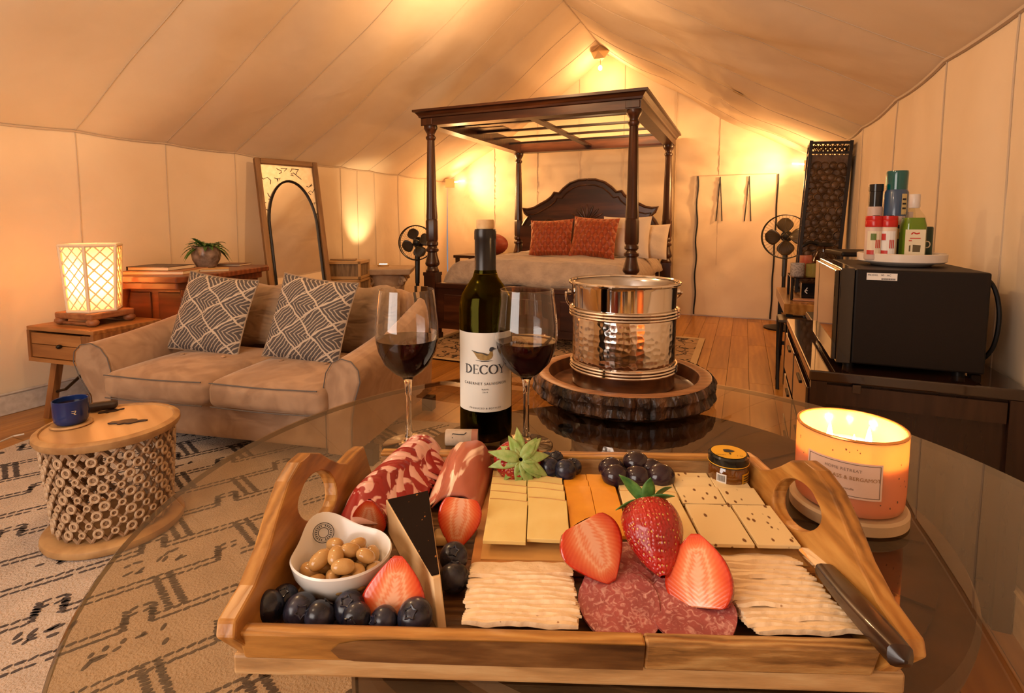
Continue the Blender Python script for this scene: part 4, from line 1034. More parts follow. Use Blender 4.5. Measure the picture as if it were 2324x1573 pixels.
def block(parent, name, r, zc, w_, h_, m, off=0, e=.0008):
    return flat_obj(name, [[(-w_/2+off, -h_/2), (w_/2+off, -h_/2), (w_/2+off, h_/2), (-w_/2+off, h_/2)]], m, parent, fn=cylfn(r+e, AC, zc), cuts=4)
M_lred = mat('label_red', (.50, .03, .02), rough=.4); M_redlid = mat('red_lid', (.48, .012, .010), rough=.25); M_cream = mat('label_cream', (.70, .60, .45), rough=.5); M_green = mat('label_green', (.10, .16, .02), rough=.5)
M_navy = mat('navy', (.010, .03, .06), rough=.3); M_teal = mat('teal_cap', (.0, .085, .085), rough=.12, coat=.5); M_blk = mat('gloss_black_plastic', (.008, .008, .010), rough=.15); M_pinkw = mat('label_pinkish', (.62, .48, .45), rough=.5)
p = bpos(1981, .03); t = thing('spray_bottle', 'tall dark can with a black cap at the left of the turntable tray', 'can', (p.x, p.y, BZ))
MB().lathe([(.001, 0), (.0185, 0), (.0195, .003), (.0195, .125), (.018, .128), (.001, .128)], 28, cap=False).build('body', mat('dusty_pink', (.50, .38, .34), rough=.35), t)
MB().lathe([(.0175, .128), (.0175, .165), (.019, .166), (.019, .183), (.001, .184)], 28, cap=False).build('cap', M_blk, t)
block(t, 'label_dark', .0195, .070, .03, .014, M_navy); block(t, 'label_dark', .0195, .095, .012, .012, M_ink, .003); block(t, 'label_green', .0195, .05, .012, .02, M_green, -.008)
p = bpos(2027, .035); t = thing('aerosol_can', 'tall blue aerosol can with a teal cap, tallest on the turntable tray', 'can', (p.x, p.y, BZ))
MB().lathe([(.001, 0), (.026, 0), (.0268, .003), (.0268, .162), (.023, .170), (.001, .170)], 32, cap=False).build('body', mat('slate_blue', (.035, .075, .15), rough=.22, coat=.3), t)
MB().lathe([(.0235, .168), (.0235, .176), (.0245, .21), (.0235, .2145), (.001, .215)], 32, cap=False).build('cap', M_teal, t)
block(t, 'label_panel', .0268, .085, .050, .038, M_pinkw); block(t, 'label_yellow', .0268, .133, .014, .050, mat('label_tan', (.55, .42, .18), rough=.5), .020)
block(t, 'label_dark', .0268, .078, .022, .010, M_navy, .012, .0012)
flat_obj('label_leaf', [[(.010*math.cos(a), .016*math.sin(a)) for a in [2*PI*k/16 for k in range(16)]]], M_stk, t, fn=lambda x, y: cylfn(.0282, AC, .09)(x-.012, y), cuts=1)
for k in range(3): flat_obj('label_line', [[(-.005, -.0022), (.005, -.0022), (.005, .0022), (-.005, .0022)]], M_ink, t, fn=lambda x, y, k=k: cylfn(.0280, AC, .145-.011*k)(x+.020, y), cuts=1)
for px, lab, ph in ((1982, 'small spice jar with a red lid, left of the two on the turntable tray', 0), (2013, 'small spice jar with a red lid, right of the two on the turntable tray', 1)):
    p = bpos(px, -.055); t = thing('spice_jar', lab, 'jar', (p.x, p.y, BZ), 0, 'red-lidded spice jars')
    MB().lathe([(.001, 0), (.0185, 0), (.0195, .003), (.0195, .068), (.017, .072), (.001, .072)], 28, cap=False).build('body', mat('spice_white', (.66, .52, .42), rough=.3) if ph else mat('spice_grey', (.55, .42, .36), rough=.3), t)
    MB().lathe([(.0195, .070), (.0200, .072), (.0200, .083), (.0195, .084), (.0200, .086), (.0195, .093), (.001, .094)], 28, cap=False).build('lid', M_redlid, t)
    MB().box((0, -.012, .0935), (.014, .012, .002)).build('flap', M_blk, t, smooth=False)
    block(t, 'label', .0195, .037, .032, .048, M_stk if ph else M_cream, .002, .0004)
    block(t, 'label_red', .0195, .049, .012, .014, M_lred if ph else M_green, -.009 if ph else .0, .0009); block(t, 'label_red', .0195, .016, .016, .009, M_lred, -.006, .0009)
    for k in range(3): flat_obj('label_mark', [[(-.0012, -.009), (.0012, -.009), (.0012, .009), (-.0012, .009)]], M_lred, t, fn=lambda x, y, k=k: cylfn(.0204, AC, .034)(x+.006+.004*k, y), cuts=1)
p = bpos(2041, .0); t = thing('small_bottle', 'slim black bottle with a yellow band between the spice jars and green soap', 'bottle', (p.x, p.y, BZ))
MB().lathe([(.001, 0), (.011, 0), (.0115, .002), (.0115, .055), (.001, .0555)], 20, cap=False).build('body', M_blk, t); MB().lathe([(.0118, .052), (.0118, .078), (.001, .079)], 20, cap=False).build('band', mat('yellow_band', (.58, .40, .10), rough=.4), t)
# green soap bottle with clear neck
p = bpos(2069, -.045); t = thing('soap_bottle', 'clear bottle of green liquid soap with a ribbed white cap on the turntable tray', 'bottle', (p.x, p.y, BZ))
def sqf(a, z): return (abs(math.cos(a-.1))**4+abs(math.sin(a-.1))**4)**-.25
M_clear = thinglass('clear_plastic', (.93, .93, .88), 1.4)
MB().lathe([(.001, 0), (.0225, 0), (.0235, .003), (.0235, .074), (.020, .090), (.0095, .106), (.0085, .112)], 36, cap=False, fn=sqf).build('bottle_body', M_clear, t)
MB().lathe([(.001, .001), (.022, .001), (.0228, .003), (.0228, .072), (.019, .088), (.001, .088)], 36, cap=False, fn=sqf).build('green_soap', mat('green_soap', (.12, .22, .01), rough=.1, spec=.6), t)
MB().lathe([(.0095, .108), (.0105, .110), (.0105, .135), (.0095, .1365), (.001, .137)], 26, cap=False, fn=lambda a, z: 1+.05*math.cos(a*26)).build('cap', mat('grey_white_cap', (.60, .54, .50), rough=.3), t)
o = flat_obj('label', [[(-.019, -.026), (.019, -.026), (.019, .026), (-.019, .026)]], mat('soap_label', (.70, .62, .44), rough=.5), t, fn=lambda x, y: (x-.000, -.0243, y+.038)); 
flat_obj('label_print', stroke([(-.008, .016), (-.004, .020), (.002, .017), (.008, .019)], .0025)+stroke([(-.01, .008), (.01, .008)], .002)+stroke([(-.012, .003), (-.006, .003)], .002), M_lred, o, fn=lambda x, y: (x, -.0246, y+.038))
flat_obj('label_block', [[(-.004, -.020), (.010, -.020), (.011, -.006), (-.004, -.005)], [(-.011, -.019), (-.008, -.019), (-.008, -.006), (-.011, -.007)]], mat('olive_ink', (.10, .075, .035), rough=.5), o, fn=lambda x, y: (x, -.0246, y+.038))
# small can half hidden + wire loop
p = bpos(2098, -.0); t = thing('small_can', 'small dark green can mostly hidden behind the green soap bottle', 'can', (p.x, p.y, BZ))
MB().lathe([(.001, 0), (.0155, 0), (.0165, .003), (.0165, .074), (.015, .077), (.001, .0775)], 26, cap=False).build('body', mat('bottle_green', (.006, .035, .022), rough=.3), t)
flat_obj('emblem', ring_poly(.004, 0, .006, .0085, 20), M_cream, t, fn=cylfn(.0169, AC, .036)); block(t, 'label_pink', .0165, .058, .006, .006, M_lred, -.003)
p = bpos(2053, .03); t = thing('round_bottle', 'clear round-topped bottle behind the aerosol can on the turntable tray', 'bottle', (p.x+.008, p.y+.03, BZ))
MB().lathe([(.001, 0), (.022, 0), (.023, .003), (.023, .115), (.019, .135), (.010, .148), (.001, .150)], 26, cap=False).build('body', M_clear, t)
block(t, 'label', .023, .112, .022, .03, M_pinkw, .006); 
# ------------------------------------------------------------------ wooden console shelf beyond the cabinet
bt = thing('rustic_shelf_table', 'narrow rustic wooden table with black metal legs beyond the microwave', 'table', (.455, 4.25, 0))
M_slab = wood('honey_slab', (.16, .06, .012), (.36, .17, .04), (.50, .27, .08), axis=1, scale=6, rough=.22, bmp=.08)
TX0, TX1, TY0, TY1, TZ = .255, .655, 3.88, 4.85, .545
MB().box((0, (TY0+TY1)/2-4.25, TZ-.035), (TX1-TX0, TY1-TY0, .07)).build('tabletop', M_slab, bt, smooth=False, bevel=.004)
for x in (-.165, .165):
    for y in (TY0+.05-4.25, TY1-.05-4.25): MB().box((x, y, .237), (.040, .040, .474)).build('leg', M_blackmetal, bt, smooth=False)
for y in (TY0+.05-4.25, TY1-.05-4.25):
    for z in (.10, .34): MB().box((0, y, z), (.30, .025, .03)).build('crossbar', M_blackmetal, bt, smooth=False)
MB().box((0, (TY0+TY1)/2-4.25, .34), (.32, TY1-TY0-.12, .02)).build('lower_shelf', M_slab, bt, smooth=False)
for a in (-.07, .05): MB().box((a, TY0+.02-4.25, .455), (.04, .03, .035)).build('bracket', M_blackmetal, bt, smooth=False, bevel=.01)
# small glass riser shelf with tumblers and a candle
rs = thing('glass_riser', 'small clear riser shelf on black rods standing on the rustic shelf table', 'shelf', (.45, 4.22, TZ))
MB().box((0, 0, .155), (.30, .34, .008)).build('shelf_plate', thinglass('smoke_glass', (.6, .45, .25), 1.5), rs, smooth=False)
for a in (-.14, .14):
    for b_ in (-.16, .16): MB().tube([(a, b_, 0), (a, b_, .155 if a < 0 or b_ > 0 else .34)], .009, 8).build('rod', M_blackmetal, rs)
def tumb(lab, loc, r, h, m, inner=None):
    t = thing('tumbler', lab, 'glass', loc, 0, 'tumblers on the riser shelf')
    MB().lathe([(.001, 0), (r*.92, 0), (r, .006), (r, h), (r-.004, h), (r-.005, .010), (.001, .010)], 26, cap=False).build('cup', m, t); return t
z_ = TZ+.1592
tumb('grey speckled glass tumbler on the riser shelf beyond the microwave', (.345, 4.16, z_), .045, .088, mat('grey_speckle', (.24, .22, .22), (.45, .42, .40), 90, rough=.2))
tumb('olive green glass tumbler on the riser shelf, right of the grey one', (.445, 4.15, z_), .052, .086, mat('olive_glaze', (.20, .19, .05), (.28, .22, .07), 12, rough=.12))
tumb('red-rimmed cloudy glass standing behind the olive tumbler', (.405, 4.28, z_), .040, .135, mat('red_glaze', (.42, .10, .06), (.5, .22, .13), 14, rough=.2))
t = thing('cutting_board', 'small pinkish serving board lying under the riser shelf', 'board', (.41, 4.08, TZ)); MB().softbox((.19, .09, .012), .005, 0, 6).build('board', mat('pinkish_wood', (.42, .22, .14), rough=.5), t)
t = thing('black_box', 'small black box with white marks under the riser shelf', 'box', (.45, 4.20, TZ)); MB().box((0, 0, .055), (.15, .09, .11)).build('body', M_blk, t, smooth=False, bevel=.004)
flat_obj('white_mark', stroke([(-.03, .02), (-.045, -.005), (-.03, -.02)], .006)+stroke([(-.04, .0), (-.028, .0)], .006), M_stk, t, fn=lambda x, y: (x-.01, -.0462, y+.06))
# coffee maker behind the microwave
cm = thing('coffee_maker', 'dark flat-topped coffee maker between the microwave and the lantern', 'appliance', (.545, 3.02, 0), .1)
MB().box((0, 0, .72), (.26, .30, .26)).build('body', M_mwb, cm, smooth=False, bevel=.012); MB().box((-.01, 0, .925), (.28, .32, .022)).build('lid', M_mwb, cm, smooth=False, bevel=.008)
MB().tube([(-.12, -.15, .70), (-.145, -.17, .72), (-.145, -.17, .84), (-.12, -.15, .86)], .008, 8).build('handle', M_blackmetal, cm)
cf = thing('glass_carafe', 'clear glass carafe with a dark lid and spout behind the tumblers', 'carafe', (.52, 4.34, TZ+.1592), .3)
MB().lathe([(.001, .60), (.06, .60), (.075, .63), (.075, .70), (.05, .76), (.055, .80)], 26, (0, 0, -.60), cap=False).build('jug', thinglass('jug_glass', (.78, .62, .42), 1.5), cf)
MB().lathe([(.057, .198), (.060, .204), (.045, .222), (.001, .226)], 24, cap=False).build('lid', M_blackmetal, cf)
MB().tube(smooth([(-.04, 0, .215), (-.10, 0, .225), (-.15, 0, .195)], 5), [.012]*10+[.008], 8).build('spout_handle', M_blackmetal, cf)
for o in bpy.data.objects:
    if o.parent is None and o.type == 'EMPTY':
        sc_ = {'spray_bottle': (1.05, 1.27), 'aerosol_can': (1.2, 1.27), 'spice_jar': (1.22, 1.42), 'soap_bottle': (1.30, 1.44), 'small_bottle': (1.1, 1.2), 'small_can': (1.2, 1.3), 'round_bottle': (1.0, 1.15)}.get(o.name.split('.')[0])
        if sc_: o.scale = (sc_[0], sc_[0], sc_[1])
st3 = thing('appliance_stand', 'low dark stand under the coffee maker beyond the cabinet', 'cabinet', (.50, 3.02, 0))
MB().box((0, 0, .575), (.36, .50, .03)).build('top', M_cab, st3, smooth=False, bevel=.004); MB().box((.02, 0, .285), (.30, .46, .55)).build('body', M_cab, st3, smooth=False)
# ------------------------------------------------------------------ tall carved lantern
lt = thing('carved_lantern', 'tall dark openwork carved lantern standing in the right corner behind the microwave', 'lantern', (.53, 4.62, TZ))
lt.location = (.50, 4.62, TZ)
LH = 1.655-TZ; LW = .125
lt.rotation_euler = (0, .05, -.04)
for a in (-1, 1):
    for b_ in (-1, 1): MB().box((a*LW, b_*LW, LH/2), (.022, .022, LH)).build('corner_post', M_iron, lt, smooth=False)
for z in (.015, LH-.015, LH-.085):
    m = MB()
    for s in (-1, 1): m.box((s*LW, 0, z), (.020, 2*LW, .018)); m.box((0, s*LW, z), (2*LW, .020, .018))
    m.build('frame_ring', M_iron, lt, smooth=False)
M_carv = mat('carved_bronze', (.055, .028, .012), (.12, .065, .028), 18, rough=.45, bmp=.3, metal=.2)
RL = random.Random(3)
for side in range(4):
    m = MB(); Mr = Matrix.Rotation(side*PI/2, 4, 'Z') @ Matrix.Translation((0, -LW, 0))
    nz_ = 20
    for j in range(nz_):
        for i in range(5):
            x = -LW+.025+i*.050+(.025 if j % 2 else 0); z = .06+j*(LH-.19)/nz_+RL.uniform(-.008, .008)
            if abs(x) > LW-.01: continue
            r_ = RL.uniform(.022, .031); e = RL.uniform(.75, 1.25)
            m.tube([(x+r_*math.cos(t), RL.uniform(-.003, .003), z+r_*e*math.sin(t)) for t in [2*PI*k/10 for k in range(10)]], .0055, 4, closed=True, M=Mr)
            if RL.random() < .72: m.ball((x, 0, z), (r_*.8, .004, r_*.8), 8, 4, Mr)
    m.build('carved_panel', M_carv, lt)
    if side in (0, 1): MB().box((0, .006, (LH-.10)/2+.01), (2*LW-.02, .005, LH-.12), M=Mr).build('backing', M_carv, lt, smooth=False)
    m = MB()
    for i in range(7): m.tube([(-LW+.03*i, 0, LH-.08), (-LW+.03*i+.03, 0, LH-.02)], .004, 4, M=Mr); m.tube([(-LW+.03*i+.03, 0, LH-.08), (-LW+.03*i, 0, LH-.02)], .004, 4, M=Mr)
    m.build('top_lattice', M_carv, lt)
# dark chair edge: folded stool beside the rustic table
fs = thing('folding_stool', 'dark folding stool pushed under the near end of the rustic shelf table', 'stool', (.33, 3.90, 0), .0)
for x in (-.10, .10):
    MB().tube([(x, -.12, 0), (x, .10, .44)], .011, 6).build('leg', M_blackmetal, fs); MB().tube([(x*.9, .12, 0), (x*.9, -.10, .44)], .011, 6).build('leg', M_blackmetal, fs)
MB().softbox((.22, .24, .025), .01, 0, 6, Matrix.Translation((0, 0, .43))).build('seat', mat('dark_seat', (.05, .03, .015), rough=.5), fs)
# ------------------------------------------------------------------ round glass dining table
TC = Vector((-.1335, .5953, 0)); TR = .5033; ZT = .76
tb = thing('glass_table', 'round glass-topped table on a dark slatted wooden drum base in the foreground', 'table', TC)
MB().lathe([(.001, ZT-.012), (TR-.003, ZT-.012), (TR, ZT-.009), (TR, ZT-.003), (TR-.003, ZT), (.001, ZT)], 128, cap=False).build('glass_top', M_tabletop, tb)
MB().lathe([(TR-.0008, ZT-.0095), (TR+.0006, ZT-.008), (TR+.0006, ZT-.004), (TR-.0008, ZT-.0025)], 128, cap=False).build('glass_edge', thinglass('edge_glass', (.30, .26, .14), 1.5, gain=1.5), tb)
M_drum = wood('drum_base_wood', (.010, .005, .003), (.035, .016, .008), (.075, .038, .018), axis=2, scale=8, rough=.45, bmp=.1)
rb = .293
for k in range(26):
    a = 2*PI*k/26
    m = MB(); n = 5
    for j in range(9):
        z = .05+.645*j/8; rr = rb-.004*math.sin(PI*j/8); aa = a+.16*(j/8-.5)
        q = [(rr*math.cos(aa+s*.098), rr*math.sin(aa+s*.098), z) for s in (-1, 1)]+[((rr-.022)*math.cos(aa+s*.098), (rr-.022)*math.sin(aa+s*.098), z) for s in (1, -1)]
        m.v += q
    m.f = [(4*j+i, 4*j+(i+1) % 4, 4*j+4+(i+1) % 4, 4*j+4+i) for j in range(8) for i in range(4)]+[(3, 2, 1, 0), (32, 33, 34, 35)]
    m.build('slat', M_drum, tb, smooth=False)
MB().lathe([(.20, .0148), (.29, .0148), (.295, .02), (.295, .045), (.285, .05), (.20, .05)], 48, cap=False).build('bottom_ring', M_drum, tb)
MB().lathe([(.19, .690), (.290, .690), (.298, .696), (.298, .712), (.290, .716), (.19, .716)], 48, cap=False).build('top_ring', M_drum, tb)
MB().lathe([(.255, .03), (.255, .70)], 48, cap=False).build('drum_core', mat('drum_core', (.006, .003, .002), rough=.7), tb)
for k in range(3): MB().lathe([(.012, .742), (.012, .748)], 12, (.23*math.cos(k*2.1), .23*math.sin(k*2.1), 0)).build('glass_pad', M_blackmetal, tb)
# round brown plank disc that closes the drum just under the glass
DR = .325; DX, DY = .020, .052
M_brl = mat('mottled_brown_top', (.040, .018, .009), (.11, .052, .024), 16, rough=.5, bmp=.4, bdist=.004, bscale=40)
MB().lathe([(.001, .716), (DR-.012, .716), (DR-.002, .720), (DR, .730), (DR-.004, .738), (.001, .739)], 96, (DX, DY, 0), cap=False).build('under_disc', M_brl, tb)
for k in range(16):
    a0, a1 = 2*PI*k/16+.02, 2*PI*(k+1)/16-.02
    q = [(DX+.07*math.cos(a0), DY+.07*math.sin(a0))]+[(DX+(DR-.030)*math.cos(a0+(a1-a0)*j/4), DY+(DR-.030)*math.sin(a0+(a1-a0)*j/4)) for j in range(5)]+[(DX+.07*math.cos(a1), DY+.07*math.sin(a1))]
    MB().prism(q, .739, .7412).build('disc_segment', M_brl, tb, smooth=False)

# ------------------------------------------------------------------ bark-edged round wooden tray and ice bucket
SLC = Vector((-.196, .962, ZT)); 
slb = thing('bark_tray', 'round dark wooden tray with a live bark edge under the ice bucket', 'tray', SLC, .4)
M_bark, nt, b, out = newmat('bark')
co = coords(nt, 'Object', (1, 1, .35)); v = N(nt, 'TexVoronoi', feature='DISTANCE_TO_EDGE'); v.inputs['Scale'].default_value = 42; nt.links.new(co, v.inputs['Vector'])
n1 = N(nt, 'TexNoise'); n1.inputs['Scale'].default_value = 30; n1.inputs['Detail'].default_value = 6; nt.links.new(co, n1.inputs['Vector'])
nt.links.new(ramp(nt, n1.outputs[0], [(.38, (.010, .005, .003)), (.52, (.050, .020, .009)), (.66, (.20, .085, .03))]), b.inputs['Base Color']); b.inputs['Roughness'].default_value = .38
ad = N(nt, 'Math', operation='ADD'); nt.links.new(v.outputs[0], ad.inputs[0]); nt.links.new(n1.outputs[0], ad.inputs[1]); bump(nt, b, ad.outputs[0], 1.0, .02)
M_slabin = wood('slab_inner', (.05, .016, .006), (.16, .055, .018), (.30, .12, .04), axis=0, scale=9, rough=.32, bmp=.1)
M_slabrim = wood('slab_rim', (.16, .055, .016), (.32, .13, .045), (.46, .21, .08), axis=0, scale=16, rough=.4, bmp=.15)
def barkf(a, z): return 1+.018*noise.noise(Vector((math.cos(a)*3.1, math.sin(a)*3.1, z*14)))+.030*noise.noise(Vector((math.cos(a)*11, math.sin(a)*11, z*30)))-.030*abs(noise.noise(Vector((math.cos(a)*22, math.sin(a)*22, z*25))))+.006
MB().lathe([(.12, .001), (.150, .001), (.156, .004), (.160, .008), (.160, .012), (.159, .016), (.158, .020), (.159, .024), (.161, .028), (.160, .032), (.158, .037), (.155, .041)], 240, cap=False, fn=barkf).build('bark_edge', M_bark, slb)
MB().lathe([(.1545, .0405), (.152, .0415), (.136, .0415), (.133, .040)], 120, cap=False, fn=lambda a, z: 1+.008*noise.noise(Vector((math.cos(a)*3.1, math.sin(a)*3.1, 0)))).build('rim', M_slabrim, slb)
MB().lathe([(.1335, .0405), (.131, .030), (.128, .018), (.122, .0145), (.001, .0140)], 96, cap=False).build('dish', M_slabin, slb)
MB().lathe([(.001, .0008), (.15, .0008)], 60, cap=False).build('underside', M_slabin, slb)
ib = thing('ice_bucket', 'hammered stainless steel ice bucket with wire bands standing on the bark tray', 'bucket', (-.199, .981, ZT+.0142), .0)
M_ham, nt, b, out = newmat('hammered_steel')
b.inputs['Base Color'].default_value = (.70, .63, .56, 1); b.inputs['Metallic'].default_value = 1; b.inputs['Roughness'].default_value = .13
co = coords(nt, 'Object', (1, 1, 1)); v = N(nt, 'TexVoronoi', feature='SMOOTH_F1'); v.inputs['Scale'].default_value = 95; v.inputs['Smoothness'].default_value = .25; v.inputs['Randomness'].default_value = .55
nt.links.new(co, v.inputs['Vector']); bump(nt, b, v.outputs[0], .28, .003)
M_steel = mat('polished_steel', (.72, .66, .60), rough=.07, metal=1)
rB, rT, hB = .0925, .0955, .190
MB().lathe([(.001, 0), (rB-.004, 0), (rB, .003), (rB, .036)], 96, cap=False).build('base_band', mat('satin_steel', (.42, .36, .31), rough=.2, metal=1), ib)
MB().lathe([(rB-.0008, .036), (rB+.0004, .05), (rT-.002, .128), (rT-.003, .135)], 96, cap=False).build('hammered_body', M_ham, ib)
MB().lathe([(rT-.003, .135), (rT-.001, .18), (rT+.0005, hB-.004)], 96, cap=False).build('upper_band', M_steel, ib)
MB().tube([((rT+.002)*math.cos(2*PI*k/96), (rT+.002)*math.sin(2*PI*k/96), hB-.002) for k in range(96)], .0035, 10, closed=True).build('rolled_rim', M_steel, ib)
MB().lathe([(rT-.002, hB-.003), (rT-.007, hB-.010), (rB-.008, .02), (.001, .015)], 72, cap=False).build('inner_wall', mat('brushed_inside', (.50, .47, .44), rough=.18, metal=1), ib)
for z0 in (.036, .134):
    for k in range(3): MB().tube([((rB+.003+(.002 if z0 > .1 else 0))*math.cos(2*PI*i/80), (rB+.003+(.002 if z0 > .1 else 0))*math.sin(2*PI*i/80), z0+k*.0052-.004) for i in range(80)], .0024, 6, closed=True).build('wire_band', M_steel, ib)
ua = YAW
for s in (-1, 1):
    a = (0 if s > 0 else PI)+ua+.05*s
    MB().tube([((rT+.001)*math.cos(a), (rT+.001)*math.sin(a), .168), ((rT+.008)*math.cos(a), (rT+.008)*math.sin(a), .168)], .006, 10).build('lug', M_steel, ib)
hp = []
for k in range(25):
    t = PI*k/24; c_, s_ = math.cos(t), math.sin(t)
    lx = (rT+.011)*c_; lz = .168-.066*s_*1.0; ly = (rT+.008)*s_
    hp.append((lx*math.cos(ua)-ly*math.sin(ua), lx*math.sin(ua)+ly*math.cos(ua), lz))
MB().tube(hp, .0022, 8).build('bail_handle', M_steel, ib)

# ------------------------------------------------------------------ wine bottle
bo = thing('wine_bottle', 'dark green wine bottle with a cream duck label between the two wine glasses', 'bottle', (-.339, .690, ZT))
M_bott = glassmat('bottle_green_glass', (.34, .29, .045)); M_wine = mat('red_wine', (.035, .002, .004), rough=.02, spec=.5)
BR = .0378
MB().lathe([(.001, .010), (.012, .008), (.028, .002), (.034, 0), (BR-.001, .003), (BR, .010), (BR, .188), (BR-.001, .197), (.034, .208), (.026, .221), (.0185, .232), (.0152, .243), (.0145, .255), (.0142, .285), (.0150, .287), (.0150, .297), (.0142, .298),
            (.0105, .298), (.0105, .255), (.0115, .243), (.016, .229), (.024, .218), (.031, .206), (BR-.004, .196), (BR-.0045, .188), (BR-.0045, .012), (.028, .009), (.012, .016), (.001, .018)], 72, cap=False).build('glass_body', M_bott, bo)
MB().lathe([(.001, .0185), (.012, .0165), (.028, .0095), (BR-.0047, .0125), (BR-.0047, .152), (.001, .152)], 56, cap=False).build('wine', M_wine, bo)
M_caps = mat('capsule_foil', (.030, .026, .024), rough=.26, metal=.55)
MB().lathe([(.0158, .236), (.0153, .242), (.0151, .285), (.0158, .2865), (.0158, .297), (.0150, .3005), (.0105, .3005)], 48, cap=False).build('capsule', M_caps, bo)
MB().lathe([(.0160, .2365), (.0160, .238)], 48, cap=False).build('capsule_band', mat('gold_line', (.5, .33, .12), rough=.3, metal=.6), bo)
MB().lathe([(.0103, .275), (.0103, .300), (.0125, .301), (.0128, .3025), (.0128, .3125), (.012, .314), (.001, .314)], 24, cap=False).build('cork_stopper', mat('pale_cork', (.62, .42, .20), (.50, .30, .12), 60, rough=.7), bo)
M_paperl = mat('label_paper', (.70, .66, .58), rough=.7); M_ink2 = mat('label_ink', (.035, .035, .04), rough=.6)
FA = math.atan2(0-.690, 0+.339)       # towards the camera
def bw(e): return lambda x, y: ((BR+e)*math.cos(FA-.03+x/BR), (BR+e)*math.sin(FA-.03+x/BR), y)
lab = MB().grid(lambda u, v: tuple(bw(.0004)((u-.5)*.098, .046+(.158-.046)*v)), 40, 2).build('label', M_paperl, bo)
# serif capitals drawn from strokes
def letter(ch):
    th_, tn = .20, .06; q = []
    def srf(x, y, w=.30): q.append([(x-w/2, y-.025), (x+w/2, y-.025), (x+w/2, y+.025), (x-w/2, y+.025)])
    def ell(cx, cy, rx, ry, a0, a1, n=20, thick=lambda a: .06+.13*abs(math.cos(a))):
        pts = [(cx+rx*math.cos(a0+(a1-a0)*k/n), cy+ry*math.sin(a0+(a1-a0)*k/n)) for k in range(n+1)]; q.extend(stroke(pts, [thick(a0+(a1-a0)*k/n) for k in range(n+1)]))
    if ch == 'D': q.extend(stroke([(.15, 0), (.15, 1)], .13)); ell(.17, .5, .60, .475, -PI/2, PI/2); srf(.12, .02, .34); srf(.12, .98, .34); return q, .86
    if ch == 'E': q.extend(stroke([(.16, 0), (.16, 1)], .13)); q.extend(stroke([(.05, .975), (.62, .975)], .05)); q.extend(stroke([(.05, .025), (.66, .025)], .05)); q.extend(stroke([(.2, .52), (.5, .52)], .05)); q.extend(stroke([(.62, .99), (.60, .82)], .05)); q.extend(stroke([(.66, .01), (.62, .2)], .05)); q.extend(stroke([(.5, .6), (.5, .44)], .04)); return q, .74
    if ch == 'C': ell(.45, .5, .42, .48, .75, 2*PI-.75); q.extend(stroke([(.80, .97), (.78, .72)], .05)); q.extend(stroke([(.76, .17), (.82, .26)], .05)); return q, .90
    if ch == 'O': ell(.48, .5, .45, .48, 0, 2*PI, 32); return q, 1.0
    if ch == 'Y': q.extend(stroke([(.08, 1), (.42, .45)], .13)); q.extend(stroke([(.78, 1), (.42, .45)], .05)); q.extend(stroke([(.42, .47), (.42, 0)], .12)); srf(.42, .02, .32); srf(.08, .98, .28); srf(.78, .98, .24); return q, .84
polys = []; x = 0
for ch in 'DECOY':
    q, w = letter(ch)
    if ch == 'Y': x -= .05
    polys += [[(px+x, py) for px, py in p] for p in q]; x += w+.08
LS = .0128; LX = (x-.08)*LS/2
flat_obj('label_name', [[(px*LS*1.0-LX, py*LS+.1005) for px, py in p] for p in polys], M_ink2, lab, fn=bw(.0009))
text_obj('label_line', 'CABERNET SAUVIGNON', .0052, M_ink2, lab, fn=lambda x, y: bw(.0009)(x, y+.0865), spacing=1.15)
text_obj('label_line', 'NAPA', .0030, M_ink2, lab, fn=lambda x, y: bw(.0009)(x, y+.0785), spacing=1.3)
text_obj('label_line', '2019', .0030, M_ink2, lab, fn=lambda x, y: bw(.0009)(x, y+.0745), spacing=1.3)
text_obj('label_line', 'PRODUCED & BOTTLED', .0034, M_ink2, lab, fn=lambda x, y: bw(.0009)(x, y+.0515), spacing=1.3)
M_duckb = mat('duck_tan', (.36, .22, .07), (.26, .16, .05), 200, rough=.6)
D = .0118
body = [(-1.75, .62), (-1.35, .52), (-.9, .44), (-.4, .42), (.05, .34), (.40, .22), (.55, .30), (.62, .55), (.62, .85), (.86, .95), (.95, .7), (.98, .40), (1.0, .05), (.85, -.25), (.55, -.45), (.1, -.52), (-.5, -.50), (-.9, -.35), (-1.15, -.05), (-1.4, .3)]
du = flat_obj('duck', [[(x*D*.9, y*D+.126) for x, y in body]], M_duckb, lab, fn=bw(.0009), cuts=2)
head = [(.55, .62), (.58, .88), (.72, 1.04), (.95, 1.08), (1.12, 1.0), (1.22, .86), (1.48, .84), (1.22, .76), (1.02, .72), (.96, .60), (.8, .52)]
wing = stroke([(-1.75, .62), (-1.0, .40), (-.3, .36), (.2, .14), (.5, .18)], [.04, .14, .10, .14, .05])
flat_obj('duck_head', [[(x*D*.9, y*D+.126) for x, y in head]]+[[(x*D*.9, y*D+.126) for x, y in p] for p in wing]+[[(x*D*.9, y*D+.126) for x, y in p] for p in stroke([(-1.2, -.50), (-.4, -.62), (.4, -.60), (.95, -.56)], [.03, .09, .10, .04])], M_ink2, lab, fn=bw(.0012), cuts=1)
